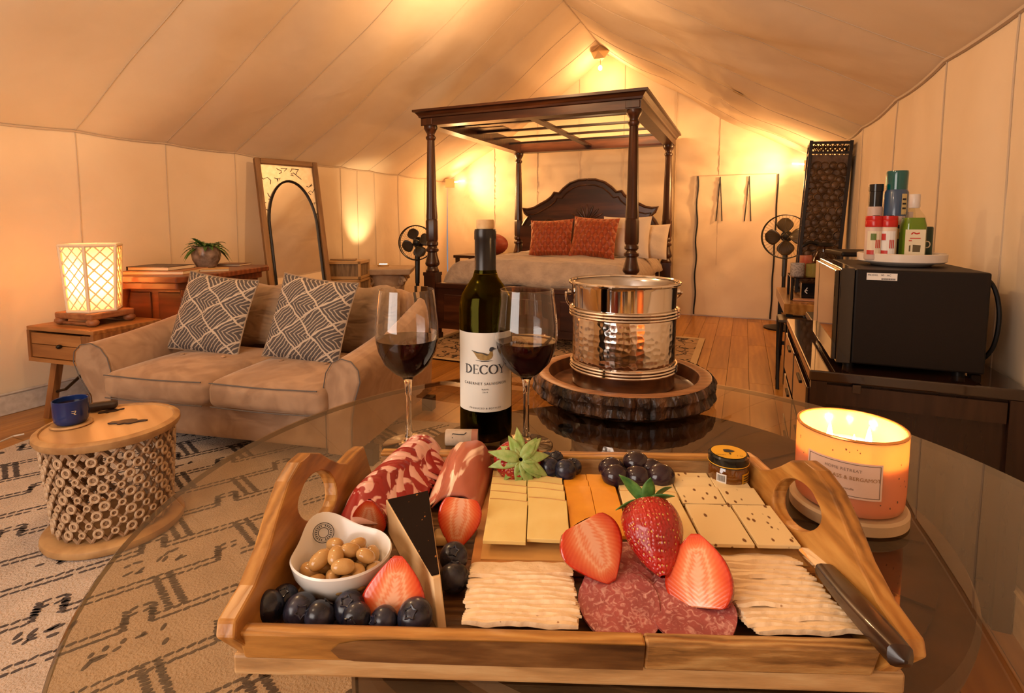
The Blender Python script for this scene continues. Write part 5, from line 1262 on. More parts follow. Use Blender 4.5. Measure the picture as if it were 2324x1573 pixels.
# ------------------------------------------------------------------ wine glasses
def wine_glass(lab, loc, level):
    t = thing('wine_glass', lab, 'wine glass', loc, 0, 'wine glasses on the glass table')
    outer = [(.001, 0), (.036, 0), (.0375, .0008), (.036, .0022), (.020, .004), (.008, .008), (.0048, .016), (.0040, .035), (.0040, .070), (.0055, .092), (.009, .098), (.020, .105), (.032, .118), (.040, .136), (.0432, .154), (.0428, .172), (.0400, .196), (.0372, .2195)]
    inner = [(.0362, .2195), (.0390, .196), (.0418, .172), (.0422, .154), (.039, .1365), (.031, .1195), (.019, .1075), (.006, .1035), (.001, .103)]
    MB().lathe(outer+inner, 64, cap=False).build('glass_body', M_glass, t)
    wl_ = [(r*1.008 if r > .01 else r, z-.0002) for r, z in reversed(inner) if z < level]; rl = None
    for (r0, z0), (r1, z1) in zip(list(reversed(inner)), list(reversed(inner))[1:]):
        if z0 <= level <= z1: rl = r0+(r1-r0)*(level-z0)/(z1-z0)
    MB().lathe(wl_+[(rl*1.008, level), (.001, level)], 56, cap=False).build('wine', M_winein, t)
    return t
M_winein = mat('glass_wine', (.016, .001, .002), rough=.02, spec=.5)
wine_glass('glass of red wine on the left of the wine bottle', (-.420, .611, ZT), .152)
wine_glass('glass of red wine right of the wine bottle, before the bark tray', (-.270, .676, ZT), .149)
# loose cork behind the tray
ck = thing('wine_cork', 'printed wine cork lying on the glass table behind the prosciutto', 'cork', (-.352, .640, ZT+.0112), YAW-.02)
MB().lathe([(.0105, -.0225), (.0112, -.021), (.0112, .021), (.0105, .0225)], 28, M=Matrix.Rotation(PI/2, 4, 'Y')).build('cork_body', mat('cork', (.55, .42, .30), (.48, .35, .24), 120, rough=.8), ck)
MB().lathe([(.0113, -.0225), (.0113, -.014)], 28, M=Matrix.Rotation(PI/2, 4, 'Y'), cap=False).build('wine_stain', mat('stain', (.42, .17, .10), rough=.8), ck); ck.children[-1].rotation_euler = (0, 0, PI)
flat_obj('printed_duck', stroke([(-.012, .004), (-.004, .003), (.004, .003), (.007, .006)], .0014)+stroke([(-.012, .004), (-.012, -.002)], .0012), M_ink, ck, fn=lambda x, y: (x, -.01145*math.cos(y/.0112+.45), .01145*math.sin(y/.0112+.45)))

# ------------------------------------------------------------------ three-wick candle on its lid
LC = Vector((.112, .655, ZT))
ld = thing('candle_lid', 'pale wooden candle lid used as a stand under the glowing candle', 'lid', LC)
MB().lathe([(.001, 0), (.053, 0), (.0555, .002), (.0555, .012), (.053, .0145), (.001, .0145)], 64, cap=False).build('disc', mat('lid_wood', (.58, .42, .26), (.48, .33, .18), 12, rough=.45), ld)
cz = ZT+.0148
cdl = thing('jar_candle', 'large orange glowing three-wick candle in a speckled glass jar', 'candle', (LC.x, LC.y, cz))
M_jar, nt, b, out = newmat('candle_glass')
b.inputs['Base Color'].default_value = (.82, .44, .26, 1); b.inputs['Roughness'].default_value = .12; b.inputs['Coat Weight'].default_value = .5
tr = N(nt, 'BsdfTranslucent'); tr.inputs[0].default_value = (1, .62, .30, 1); mx = N(nt, 'MixShader'); mx.inputs[0].default_value = .62
nt.links.new(b.outputs[0], mx.inputs[1]); nt.links.new(tr.outputs[0], mx.inputs[2]); nt.links.new(mx.outputs[0], out.inputs[0])
cr = .0512; ch_ = .080
MB().lathe([(.001, 0), (.045, 0), (.0495, .003), (.0505, .008), (cr, .02), (cr, ch_-.001), (cr-.001, ch_), (cr-.0025, ch_), (cr-.003, ch_-.002), (cr-.003, .006), (.001, .005)], 80, cap=False).build('jar', M_jar, cdl)
MB().tube([((cr-.0012)*math.cos(2*PI*k/72), (cr-.0012)*math.sin(2*PI*k/72), ch_) for k in range(72)], .0016, 8, closed=True).build('gilt_rim', mat('gilt', (.8, .36, .10), rough=.2, metal=.7), cdl)
M_wax, nt, b, out = newmat('wax')
b.inputs['Base Color'].default_value = (.95, .74, .45, 1); b.inputs['Roughness'].default_value = .2; b.inputs['Subsurface Weight'].default_value = .6; b.inputs['Subsurface Radius'].default_value = (.03, .015, .006); b.inputs['Subsurface Scale'].default_value = 1
MB().lathe([(.001, .0065), (cr-.0035, .0065), (cr-.0035, .052), (.03, .0505), (.001, .050)], 56, cap=False).build('wax', M_wax, cdl)
M_flame = emit('flame', (1, .78, .42), 60)
for k in range(3):
    a = k*2.094+.5; x, y = .021*math.cos(a), .021*math.sin(a)
    MB().tube([(x, y, .0495), (x, y, .056)], .0012, 6).build('wick', M_black, cdl)
    MB().lathe([(.0008, .055), (.0026, .059), (.0030, .063), (.0018, .070), (.0003, .077)], 12, (x, y, 0)).build('flame', M_flame, cdl)
    light('candle_flame_light', 'POINT', (LC.x+x, LC.y+y, cz+.066), 1.1, (1, .58, .24), .004)
CA = math.atan2(-LC.y, -LC.x)-.10
M_plab = mat('peach_label', (.72, .50, .38), rough=.5); M_gilt2 = mat('label_border', (.14, .085, .055), rough=.4)
def cw(e): return lambda x, y: ((cr+e)*math.cos(CA+x/cr), (cr+e)*math.sin(CA+x/cr), y)
lb = MB().grid(lambda u, v: tuple(cw(.0003)((u-.5)*.070, .022+.037*v)), 24, 2).build('label', M_plab, cdl)
fr = []
for x0, y0, x1, y1 in ((-.033, .024, .033, .0246), (-.033, .0566, .033, .0572), (-.033, .024, -.0324, .0572), (.0324, .024, .033, .0572)): fr.append([(x0, y0), (x1, y0), (x1, y1), (x0, y1)])
flat_obj('label_border', fr, M_gilt2, lb, fn=cw(.0006), cuts=5)
text_obj('label_text', 'HOME RETREAT', .0042, mat('grey_ink', (.25, .17, .12), rough=.5), lb, fn=lambda x, y: cw(.0007)(x, y+.0505), spacing=1.1)
text_obj('label_text', 'LEMONGRASS & BERGAMOT', .0052, mat('gold_ink', (.35, .17, .05), rough=.4), lb, fn=lambda x, y: cw(.0007)(x, y+.0425))
text_obj('label_text', 'scented candle', .0034, mat('grey_ink2', (.25, .17, .12), rough=.5), lb, fn=lambda x, y: cw(.0007)(x, y+.0315))
RF = random.Random(9); M_fl = mat('fleck', (.16, .09, .05), rough=.5); fk = []
for k in range(70):
    x = RF.uniform(-PI, PI)*cr; y = RF.uniform(.008, .076)
    if abs(x) < .037 and .020 < y < .061: continue
    s = RF.uniform(.0005, .0013); fk.append([(x+s*math.cos(a)*RF.uniform(.6, 1.2), y+s*1.3*math.sin(a)) for a in (0, 1.3, 2.6, 3.9, 5.2)])
tag(flat_obj('flecks', fk, M_fl, cdl, fn=cw(.0004)), kind='stuff')
# ------------------------------------------------------------------ serving tray
TA = math.radians(21.3); TO = Vector((-.145, .455, 0)); Rt = Matrix.Rotation(TA, 3, 'Z')
def TL(u, v, z): return TO+Rt @ Vector((u/1000, v/1000, z))
tray = thing('serving_tray', 'rustic wooden serving tray with tall arched handles in the foreground', 'tray', (TO.x, TO.y, ZT), TA)
m = MB(); m.box((-.0085, -.006, .0077), (.450, .268, .0146)); m.build('bottom_lip', M_traypale, tray, smooth=False, bevel=.002)
for k in range(5): MB().box((-.008, -.108+.0505*k, .0157), (.412, .0495, .0022)).build('floor_board', M_traydark, tray, smooth=False)
def wallboard(name, material, A_, B2, parent=tray, bev=.0018):
    """board between two quads (inner/outer) given at the two ends"""
    m = MB(); n = len(A_); m.add(A_+B2, [tuple(range(n)), tuple(reversed(range(n, 2*n)))]+[(i, i+n, (i+1) % n+n, (i+1) % n) for i in range(n)]); return m.build(name, material, parent, smooth=False, bevel=bev)
def fr_(x, s=1): return [(x, -.127, .0145), (x*1.0, -.112, .0145), (x*1.035, -.145, .045), (x*1.04, -.160, .045)]
# front board in two lengths of differently figured wood, splayed outwards
xs = [-.2125, -.125, -.02, .205]
FBz0, FBz1 = .0152, .0372
for (x0, x1), mm in (((-.2235, .045), M_tray), ((.045, .193), M_tray2)):
    wallboard('front_board', mm, [(x0, -.143, FBz0), (x0, -.132, FBz0), (x0*1.01, -.1365, FBz1), (x0*1.01, -.1475, FBz1)], [(x1, -.143, FBz0), (x1, -.132, FBz0), (x1*1.01, -.1365, FBz1), (x1*1.01, -.1475, FBz1)])
kn_ = [(-.158, .15), (-.163, .45), (-.157, .72), (-.145, .86), (-.120, .93), (-.06, .97), (.0445, .98), (.0445, .03), (-.06, .02), (-.12, .03), (-.148, .06)]
flat_obj('dark_knot', [kn_], M_traydark, tray, fn=lambda x, y: (x, -.1433-(.1475-.143)*y-.0004, FBz0+(FBz1-FBz0)*y), cuts=1)
wallboard('back_board', M_traypale, [(-.200, .110, .0145), (-.200, .124, .0145), (-.203, .130, .042), (-.203, .117, .042)], [(.208, .110, .0145), (.208, .124, .0145), (.211, .130, .042), (.211, .117, .042)])
MB().box((.004, .1235, .0432), (.414, .0145, .0035)).build('back_rim', M_tray, tray, smooth=False, bevel=.001)
def side(s):
    # outline in (y, z): tall arched handle
    top_ = [(-.153, .038), (-.147, .0455), (-.118, .050), (-.090, .060), (-.062, .075), (-.036, .0865), (-.010, .0915), (.013, .0905), (.030, .083), (.045, .070), (.060, .0590), (.076, .0515), (.094, .0505), (.110, .0500), (.131, .047)]
    P = [(-.130, .002)]+[(-.141, .02)]+top_+[(.128, .002)]
    hole = []
    K = 26
    for k in range(K):
        a = 2*PI*k/K; hole.append((.001+.038*math.cos(a), .0535+.0205*math.sin(a)*(1.0+.15*math.cos(a))+(.006*math.cos(a)*(-1))))
    tri = tessellate_polygon([[Vector((y, z, 0)) for y, z in P], [Vector((y, z, 0)) for y, z in hole]])
    allp = P+hole; th_ = .0135; x0 = -.2165 if s < 0 else .199
    def at(y, z, o): sp = .30*(z-.0145); return (x0+s*(sp+o), y, z)
    n = len(allp); v = [at(y, z, 0) for y, z in allp]+[at(y, z, th_) for y, z in allp]
    f = []
    for t in tri: f.append(tuple(t)); f.append(tuple(i+n for i in reversed(t)))
    nP = len(P)
    for i in range(nP): j = (i+1) % nP; f.append((i, j, j+n, i+n))
    for i in range(K): a, b_ = nP+i, nP+(i+1) % K; f.append((b_, a, a+n, b_+n))
    o = MB().add(v, f).build('handle_side', M_tray_y, tray, smooth=False, bevel=.0018)
side(-1); side(1)
for s, x in (): wallboard('corner_block', M_traydark, [(x-.006, -.134, .0145), (x+.006, -.134, .0145), (x+.006, -.158, .030), (x-.006, -.158, .030)], [(x-.004, -.130, .0145), (x+.004, -.130, .0145), (x+.004, -.140, .030), (x-.004, -.140, .030)], bev=0)
FZ = ZT+.0170      # tray floor
# ------------------------------------------------------------------ inner cutting board
ib2 = thing('cutting_board', 'amber bamboo cutting board holding the sliced cheeses inside the tray', 'board', (*TL(64, 26, 0).xy, FZ), TA)
MB().box((0, 0, .0045), (.288, .160, .009)).build('board', M_board, ib2, smooth=False, bevel=.0018)
MB().box((.0, .0, .0095), (.272, .146, .0012)).build('inset', mat('bamboo_light', (.60, .33, .10), (.52, .26, .07), 30, st=(.1, 1, 1), rough=.4), ib2, smooth=False)
CZt = FZ+.0102
# ------------------------------------------------------------------ sliced cheeses
def cheese_slice(name, lab, u, v, w, h, z, m, rz=0, tilt=.10, th_=.0034, arc=0, grp='cheese', cat='cheese'):
    """slice w x h mm whose back edge may be curved; tilted so that its back edge rests on the one behind"""
    def edge(x): return h/2-arc*(1-math.cos((x/w+.5)*PI*.5))
    mm = MB(); n = 12; vv = []; ff = []
    for sd in (0, 1):
        for j in range(7):
            for i in range(n+1):
                x = (i/n-.5)*w; y0 = -h/2; y1 = edge(x); y = y0+(y1-y0)*j/6
                vv.append((x/1000, y/1000, (th_ if sd else 0)+.0005*math.sin(x*.3+v)*0+.0004*noise.noise(Vector((x*.06, y*.06, u)))))
    W_ = n+1; b0 = 7*W_
    for j in range(6):
        for i in range(n):
            a = j*W_+i; ff.append((a, a+W_, a+W_+1, a+1)); ff.append((b0+a, b0+a+1, b0+a+W_+1, b0+a+W_))
    for i in range(n): ff.append((i, i+1, b0+i+1, b0+i)); a = 6*W_+i; ff.append((a+1, a, b0+a, b0+a+1))
    for j in range(6): a = j*W_; ff.append((a+W_, a, b0+a, b0+a+W_)); a = j*W_+n; ff.append((a, a+W_, b0+a+W_, b0+a))
    o = mm.add(vv, ff).build(name, m, smooth=False, bevel=.0005)
    if arc: MB().tube([((i/n-.5)*w/1000, edge((i/n-.5)*w)/1000, th_) for i in range(n+1)], .0005, 5).build('rind_edge', M_rindtan, o)
    p = TL(u, v, z); o.location = p; o.rotation_euler = (Matrix.Rotation(TA+rz, 3, 'Z') @ Matrix.Rotation(tilt, 3, 'X')).to_euler(); tag(o, lab, cat, grp)
    return o
M_rindtan = mat('tan_rind', (.55, .28, .08), rough=.5)
M_sw = mat('pale_yellow_cheese', (.80, .62, .24), (.76, .56, .20), 40, rough=.38, sss=.15); M_ched = mat('cheddar', (.78, .32, .022), (.72, .28, .018), 50, rough=.36, sss=.12); M_wht = mat('cream_cheese_slice', (.80, .60, .28), (.74, .52, .22), 40, rough=.4, sss=.15)
def speckled(name, base, spot, sc=70, thr=.17, rough=.42):
    m, nt, b, out = newmat(name); co = coords(nt, 'Object', (1, .55, 1), rnd=True); co0 = co
    v = N(nt, 'TexVoronoi'); v.inputs['Scale'].default_value = sc; nt.links.new(co, v.inputs['Vector'])
    n1 = N(nt, 'TexNoise'); n1.inputs['Scale'].default_value = sc*.7; nt.links.new(co, n1.inputs['Vector'])
    ml = N(nt, 'Math', operation='MULTIPLY_ADD'); nt.links.new(n1.outputs[0], ml.inputs[0]); ml.inputs[1].default_value = .5; nt.links.new(v.outputs[0], ml.inputs[2])
    nt.links.new(ramp(nt, ml.outputs[0], [(thr+.16, spot), (thr+.24, base)]), b.inputs['Base Color']); b.inputs['Roughness'].default_value = rough; b.inputs['Specular IOR Level'].default_value = .5 if rough < .9 else .08; return m
M_spk = speckled('speckled_cheese', (.78, .60, .31), (.16, .06, .015), 140, .235)
for col, (u, vs, w, lab) in enumerate(((-53, (84, 68, 51, 34, -2), 37, 'left'), (-15, (89, 73, 57, 42, 2), 38, 'right'))):
    ords = ['farthest slice', 'second slice from the back', 'third slice from the back', 'fourth slice from the back', 'large full slice in front']
    for k, v in enumerate(vs):
        front = k == 4
        h = 62 if front else 30
        cheese_slice('cheese_slice', f'pale yellow cheese, {ords[k]} of the {lab} column on the board', u+k*.3, v-(3 if front else 4), w-(1 if col else 0), h if not front else 64, CZt+.0042+.0010*k, M_sw, rz=-.02, tilt=.10 if not front else .055, arc=5 if col else 4, th_=.0036, grp='pale yellow cheese slices')
for c, u in enumerate((18, 44)):
    for k, (v, h) in enumerate(((82, 26), (66, 26), (20, 84))):
        cheese_slice('cheddar_slice', f'orange cheddar slice, {("farthest", "middle", "large front")[k]} of the {("left", "right")[c]} column', u+(.5*k), v, 25.6, h, CZt+.003+.0012*k, M_ched, tilt=.06 if k < 2 else .03, th_=.0036, grp='orange cheddar slices')
for c, u in enumerate((76, 105)):
    for k, (v, h) in enumerate(((92, 26), (78, 28), (62, 28), (14, 84))):
        cheese_slice('creamy_slice', f'creamy white slice, {("farthest", "second", "third", "long front")[k]} of the {("left", "right")[c]} column behind the strawberry', u-(2 if k == 3 else 0), v-4, 28, h, CZt+.0038+.0010*k, M_wht, tilt=.09 if k < 3 else .035, arc=3 if c == 0 else 2, rz=.03*(c-.5), th_=.003, grp='creamy white cheese slices')
for c, (u, w) in enumerate(((142, 42), (180.5, 36))):
    for k, (v, h) in enumerate(((90, 26), (76, 28), (52, 28), (-1, 60))):
        if c == 0 or k > 0:
            cheese_slice('speckled_slice', f'caraway-speckled cheese slice, {("farthest", "second", "third", "large front")[k]} one of the {("left", "right")[c]} column', u-.6*k+(1.0*k if c else 0), v-3, w, h, CZt+.0042+.0011*k, M_spk, tilt=.10 if k < 3 else .05, rz=0, th_=.0034, grp='caraway-speckled cheese slices')
# ------------------------------------------------------------------ honey jar
hj = thing('honey_jar', 'small amber honey jar with a black and yellow lid in the tray corner', 'jar', TL(184, 93, CZt+.0002), TA-.1)
MB().lathe([(.001, 0), (.0165, 0), (.0195, .002), (.0205, .007), (.0205, .018), (.0185, .0235), (.0175, .025)], 44, cap=False).build('glass', mat('amber_honey', (.10, .028, .003), (.16, .05, .004), 20, rough=.05, spec=.8, coat=1), hj)
MB().lathe([(.0180, .0235), (.0205, .0245), (.0208, .026), (.0208, .0335), (.0195, .0352), (.001, .0354)], 44, cap=False).build('lid', mat('lid_black', (.012, .012, .010), rough=.15), hj)
M_yel = mat('lid_yellow', (.72, .38, .015), rough=.3)
MB().lathe([(.0178, .0357), (.001, .0357)], 40, cap=False).build('lid_disc', M_yel, hj)
MB().tube([(.0207*math.cos(2*PI*k/44), .0207*math.sin(2*PI*k/44), .0262) for k in range(44)], .0005, 5, closed=True).build('lid_line', M_yel, hj)
FAH = -PI/2+.05
flat_obj('lid_bear', [[(.0058*math.cos(a)*(1+.18*math.cos(3*a)), .0040*math.sin(a)+.001) for a in [2*PI*k/22 for k in range(22)]], [(-.001, -.0045), (.001, -.0045), (.0012, -.008), (-.0004, -.008)]], M_ink, hj, fn=lambda x, y: (x, y+.001, .0360))
text_obj('lid_text', '1 oz', .0038, M_ink, hj, fn=lambda x, y: (x+.009, y-.010, .0360)); text_obj('lid_text', 'HONEY', .0030, M_ink, hj, fn=lambda x, y: (x-.010, y-.009, .0360))
def hw(ac): return lambda x, y: (.0208*math.cos(ac+x/.0208), .0208*math.sin(ac+x/.0208), .0125+y)
flat_obj('white_label', [[(-.0052, -.0060), (.0052, -.0060), (.0052, .0060), (-.0052, .0060)]], M_stk, hj, fn=hw(FAH-.62), cuts=2)
flat_obj('barcode', [[(-.004+.0009*k, -.002), (-.0036+.0009*k, -.002), (-.0036+.0009*k, .0045), (-.004+.0009*k, .0045)] for k in range(9)], M_ink, hj, fn=lambda x, y: tuple(Vector(hw(FAH-.62)(x, y))*1.0+Vector((0, -.0003, 0))))
flat_obj('orange_label', [[(-.0085, -.0065), (.0085, -.0065), (.0085, .0065), (-.0085, .0065)]], M_yel, hj, fn=hw(FAH+.85), cuts=3)
for k in range(4): flat_obj('label_line', [[(-.007, .0035-.0026*k), (.005, .0035-.0026*k), (.005, .0045-.0026*k), (-.007, .0045-.0026*k)]], M_ink, hj, fn=lambda x, y: tuple(Vector(hw(FAH+.85)(x, y))*1.0+Vector((.0003, -.0003, 0))), cuts=2)
# ------------------------------------------------------------------ crackers
M_crk = speckled('cracker', (.86, .66, .42), (.34, .15, .05), 110, .05)
nt = M_crk.node_tree; b = [x for x in nt.nodes if x.type == 'BSDF_PRINCIPLED'][0]; b.inputs['Roughness'].default_value = .75
co = coords(nt, 'Object', (1, 1, 1), rnd=True); n2 = N(nt, 'TexNoise'); n2.inputs['Scale'].default_value = 95; n2.inputs['Detail'].default_value = 4; nt.links.new(co, n2.inputs['Vector']); bump(nt, b, n2.outputs[0], .6, .003)
def cracker_mesh(w, h, seed):
    m = MB(); n1_, n2_ = 44, 12; th_ = .0032; v = []; f = []
    for sd in (0, 1):
        for j in range(n2_+1):
            for i in range(n1_+1):
                a = 2*i/n1_-1; c_ = 2*j/n2_-1
                sc1 = 1+.022*math.sin(c_*17+seed); sc2 = 1+.04*math.sin(a*23+seed*1.7)*.5
                x = a*w/2*sc1; y = c_*h/2*sc2
                bz = .0014*noise.noise(Vector((x*60, y*60, seed)))*(1-abs(a)**6)+.0003*math.sin(x*150+seed)
                v.append((x, y, bz+(th_*(1-.45*abs(a)**8) if sd else 0)))
    W_ = n1_+1; b0 = (n2_+1)*W_
    for j in range(n2_):
        for i in range(n1_):
            a = j*W_+i; f.append((a, a+W_, a+W_+1, a+1)); f.append((b0+a, b0+a+1, b0+a+W_+1, b0+a+W_))
    for i in range(n1_): f.append((i, i+1, b0+i+1, b0+i)); a = n2_*W_+i; f.append((a+1, a, b0+a, b0+a+1))
    for j in range(n2_): a = j*W_; f.append((a+W_, a, b0+a, b0+a+W_)); a = j*W_+n1_; f.append((a, a+W_, b0+a+W_, b0+a))
    return m.add(v, f)
def nth(k, n):
    w = ['frontmost', 'second', 'third', 'fourth', 'fifth', 'sixth', 'seventh', 'eighth', 'ninth', 'tenth', 'eleventh', 'twelfth', 'last']
    return 'frontmost' if k == 0 else ('rearmost' if k == n-1 else w[k]+' from the front')
def crackers(u0, v0, u1, v1, n, w, lab, grp, rz0):
    # shingled rows: each cracker's front edge lies on the one in front of it
    for k in range(n):
        t = k/(n-1); o = cracker_mesh(w/1000*R.uniform(.97, 1.02), .025, k*1.9+u0).build('cracker', M_crk)
        u = u0+(u1-u0)*t+R.uniform(-1.2, 1.2); v = v0+(v1-v0)*t
        kk = k
        o.location = TL(u, v, FZ+.0105); o.rotation_euler = (Matrix.Rotation(TA+rz0+R.uniform(-.03, .03), 3, 'Z') @ Matrix.Rotation(-.33+R.uniform(-.03, .03), 3, 'X')).to_euler()
        tag(o, f'scalloped cream cracker, {nth(k, n)}, in the {lab} cracker stack', 'cracker', grp)
crackers(-36, -117, -37, -62, 11, 82, 'left', 'left stack of scalloped crackers', 0)
crackers(160, -117, 152, -42, 13, 76, 'right', 'right stack of scalloped crackers', .0)
# ------------------------------------------------------------------ cured meats
def meatmat(name, base, fat, sc, lo, hi, rough=.35, st=(1, 1, 1), dist=1.5, feat='noise'):
    m, nt, b, out = newmat(name); co = coords(nt, 'Object', st, rnd=True)
    n1 = N(nt, 'TexNoise'); n1.inputs['Scale'].default_value = sc; n1.inputs['Detail'].default_value = 2.5; n1.inputs['Distortion'].default_value = dist; nt.links.new(co, n1.inputs['Vector'])
    n2 = N(nt, 'TexNoise'); n2.inputs['Scale'].default_value = sc*.3; nt.links.new(co, n2.inputs['Vector'])
    c0 = tuple(x*.7 for x in base)
    r1 = ramp(nt, n2.outputs[0], [(.35, base), (.65, c0)])
    mx = N(nt, 'MixRGB'); r2 = ramp(nt, n1.outputs[0], [(lo, (0, 0, 0)), (hi, (1, 1, 1))]); nt.links.new(r2, mx.inputs[0]); nt.links.new(r1, mx.inputs[1]); mx.inputs[2].default_value = (*fat, 1)
    nt.links.new(mx.outputs[0], b.inputs['Base Color']); b.inputs['Roughness'].default_value = rough; b.inputs['Subsurface Weight'].default_value = .12; b.inputs['Subsurface Radius'].default_value = (.01, .004, .003); b.inputs['Subsurface Scale'].default_value = .3
    bump(nt, b, n1.outputs[0], .25, .002); return m
M_sal = meatmat('salami_meat', (.42, .10, .09), (.64, .33, .28), 190, .50, .70)
M_cop = meatmat('coppa_meat', (.36, .028, .022), (.80, .46, .38), 34, .50, .53, rough=.25, dist=.6)
M_pro = meatmat('prosciutto_meat', (.58, .17, .10), (.84, .58, .42), 26, .56, .60, rough=.28, st=(1, .35, 1), dist=1.2)
def disk_mesh(r, th_, wav, seed, cone=0):
    m = MB(); v = []; f = []; nr, na = 7, 36
    for sd in (0, 1):
        for j in range(nr+1):
            for i in range(na):
                a = 2*PI*i/na; rr = r*j/nr*(1+.04*math.sin(2*a+seed)+.02*math.sin(5*a+seed)); x, y = rr*math.cos(a), rr*math.sin(a)
                z = wav*(j/nr)**2*math.sin(3*a+seed)+cone*(x/r)**2+(th_ if sd else 0); v.append((x, y, z))
    b0 = (nr+1)*na
    for j in range(nr):
        for i in range(na):
            i2 = (i+1) % na; a, b_, c_, d_ = j*na+i, j*na+i2, (j+1)*na+i2, (j+1)*na+i; f.append((a, b_, c_, d_)); f.append((b0+d_, b0+c_, b0+b_, b0+a))
    for i in range(na): i2 = (i+1) % na; f.append((nr*na+i, nr*na+i2, b0+nr*na+i2, b0+nr*na+i))
    return m.add(v, f)
def place(o, u, v, z, rz=0, tx=0, ty=0):
    o.location = TL(u, v, z); o.rotation_euler = (Matrix.Rotation(TA+rz, 3, 'Z') @ Matrix.Rotation(tx, 3, 'X') @ Matrix.Rotation(ty, 3, 'Y')).to_euler(); return o
salp = [(54, -55), (49, -64), (44, -74), (40, -83), (38, -91), (36, -98)]
for k, (u, v) in enumerate(salp):
    o = place(disk_mesh(.031, .0022, .0016, k*1.3).build('salami_slice', M_sal), u, v, FZ+.0070+.0007*k, k*.8, 0, 0)
    o.rotation_euler = (Matrix.Rotation(TA, 3, 'Z') @ Matrix.Rotation(.20, 3, 'X') @ Matrix.Rotation(k*.8, 3, 'Z')).to_euler(); tag(o, f'pink salami slice, {nth(len(salp)-1-k, len(salp))}, in the left salami pile', 'salami', 'left pile of salami slices')
salp = [(98, -76), (94, -83), (90, -90), (88, -98), (88, -104)]
for k, (u, v) in enumerate(salp):
    o = place(disk_mesh(.031, .0022, .0016, k*1.7+4).build('salami_slice', M_sal), u, v, FZ+.0085+.0007*k)
    o.rotation_euler = (Matrix.Rotation(TA-.3, 3, 'Z') @ Matrix.Rotation(.20, 3, 'X') @ Matrix.Rotation(k*.8, 3, 'Z')).to_euler(); tag(o, f'pink salami slice, {nth(len(salp)-1-k, len(salp))}, in the right salami pile', 'salami', 'right pile of salami slices')
# coppa: a row of folded slices rising to the back left corner
nco = 13
for k in range(nco):
    t = k/(nco-1); W_ = .050+.012*math.sin(PI*t*.7+.5)
    def cop(u, v, k=k, W_=W_, t=t):
        x = (u-.5)*W_; y = (v-.5)*.040; a = (u-.5)*2
        z = .030*(1-abs(a)**2.1)*(.35+.65*v)+.0012*math.sin(9*u+k)
        return (x*(1+.08*math.sin(5*v+k)), y-.006*(1-a*a), z)
    o = MB().grid(cop, 22, 10).build('coppa_slice', M_cop, solid=.0018)
    u = -157-30*t**1.1; v = 116-92*t; place(o, u, v, FZ+.016-.011*t, .12+.12*t, .10, .0)
    tag(o, f'folded red and white marbled coppa slice, {nth(nco-1-k, nco)}, at the back left', 'cured meat', 'marbled coppa slices')
for k in range(3):
    def pro(u, v, k=k):
        a = (u-.5)*2; x = (u-.5)*(.058-.004*k); y = (v-.5)*.092
        z = (.032+.002*k)*(1-abs(a)**3)*(.30+.70*math.sin(PI*min(1, v*1.0)*.62+.05))*(1 if v < .93 else (1-v)/.07)+.0016*math.sin(7*u+5*v+k*2)+.0012*noise.noise(Vector((u*5, v*5, k)))
        return (x, y, z)
    o = MB().grid(pro, 30, 26).build('prosciutto_slice', M_pro, solid=.0012)
    place(o, -106+3*k, 86-4*k, FZ+.004+.003*k, -.02-.03*k, 0, 0); tag(o, f'draped pink prosciutto slice, {("lowest", "middle", "top")[k]} of the pile beside the coppa', 'cured meat', 'draped prosciutto slices')
# ------------------------------------------------------------------ wedge of hard cheese with a dark rind
wg = thing('cheese_wedge', 'tall wedge of hard cheese with a dark cocoa-coloured rind beside the white bowl', 'cheese', (*TO.xy, FZ), TA)
tp = [(-.1670, .007), (-.1300, .0255), (-.0965, -.101), (-.1020, -.1035)]
bt_ = [(-.1655, .006), (-.1300, .0245), (-.0900, -.115), (-.0960, -.117)]
m = MB(); m.prism(bt_, 0.0003, .0315, top=tp); m.build('cheese_body', mat('hard_cheese', (.66, .42, .20), (.76, .54, .30), 26, rough=.55, bmp=.25, bdist=.002), wg, smooth=False, bevel=.0008)
M_rind = speckled('dark_rind', (.016, .009, .006), (.34, .13, .035), 170, .13, .95)
ri = [(x+(-.1235-x)*.05, y+(-.04-y)*.03) for x, y in tp]
MB().prism(ri, .0312, .0328).build('rind', M_rind, wg, smooth=False, bevel=.0006)
# ------------------------------------------------------------------ white bowl of beans
BU, BV = -181, -72
bw_ = thing('sauce_bowl', 'small white teardrop bowl of glossy beans at the left of the tray', 'bowl', (*TL(BU, BV, 0).xy, FZ), TA)
M_porc = mat('porcelain', (.80, .77, .73), rough=.16, spec=.6)
def bowlf(a, z):
    d = a-math.radians(128); d = (d+PI) % (2*PI)-PI
    return 1+(.40*math.exp(-(d/.42)**2)-.03*math.exp(-((abs(d)-.9)/.3)**2))*max(0, min(1, (z-.004)/.026))
def lip(a, z): d = a-math.radians(128); d = (d+PI) % (2*PI)-PI; return .008*math.exp(-(d/.5)**2)*max(0, (z-.01)/.02)
prof = [(.001, .001), (.018, .0), (.022, .0015), (.031, .010), (.037, .020), (.0395, .030), (.0385, .0315), (.0370, .030), (.034, .020), (.028, .010), (.018, .0045), (.001, .004)]
m = MB(); n = 72; v = []; f = []
for r_, z in prof:
    for k in range(n): a = 2*PI*k/n; rr = r_*bowlf(a, z); v.append((rr*math.cos(a), rr*math.sin(a)*.92, z+lip(a, z)))
for i in range(len(prof)-1):
    for k in range(n): k2 = (k+1) % n; f.append((i*n+k, i*n+k2, (i+1)*n+k2, (i+1)*n+k))
m.add(v, f).build('bowl_body', M_porc, bw_)
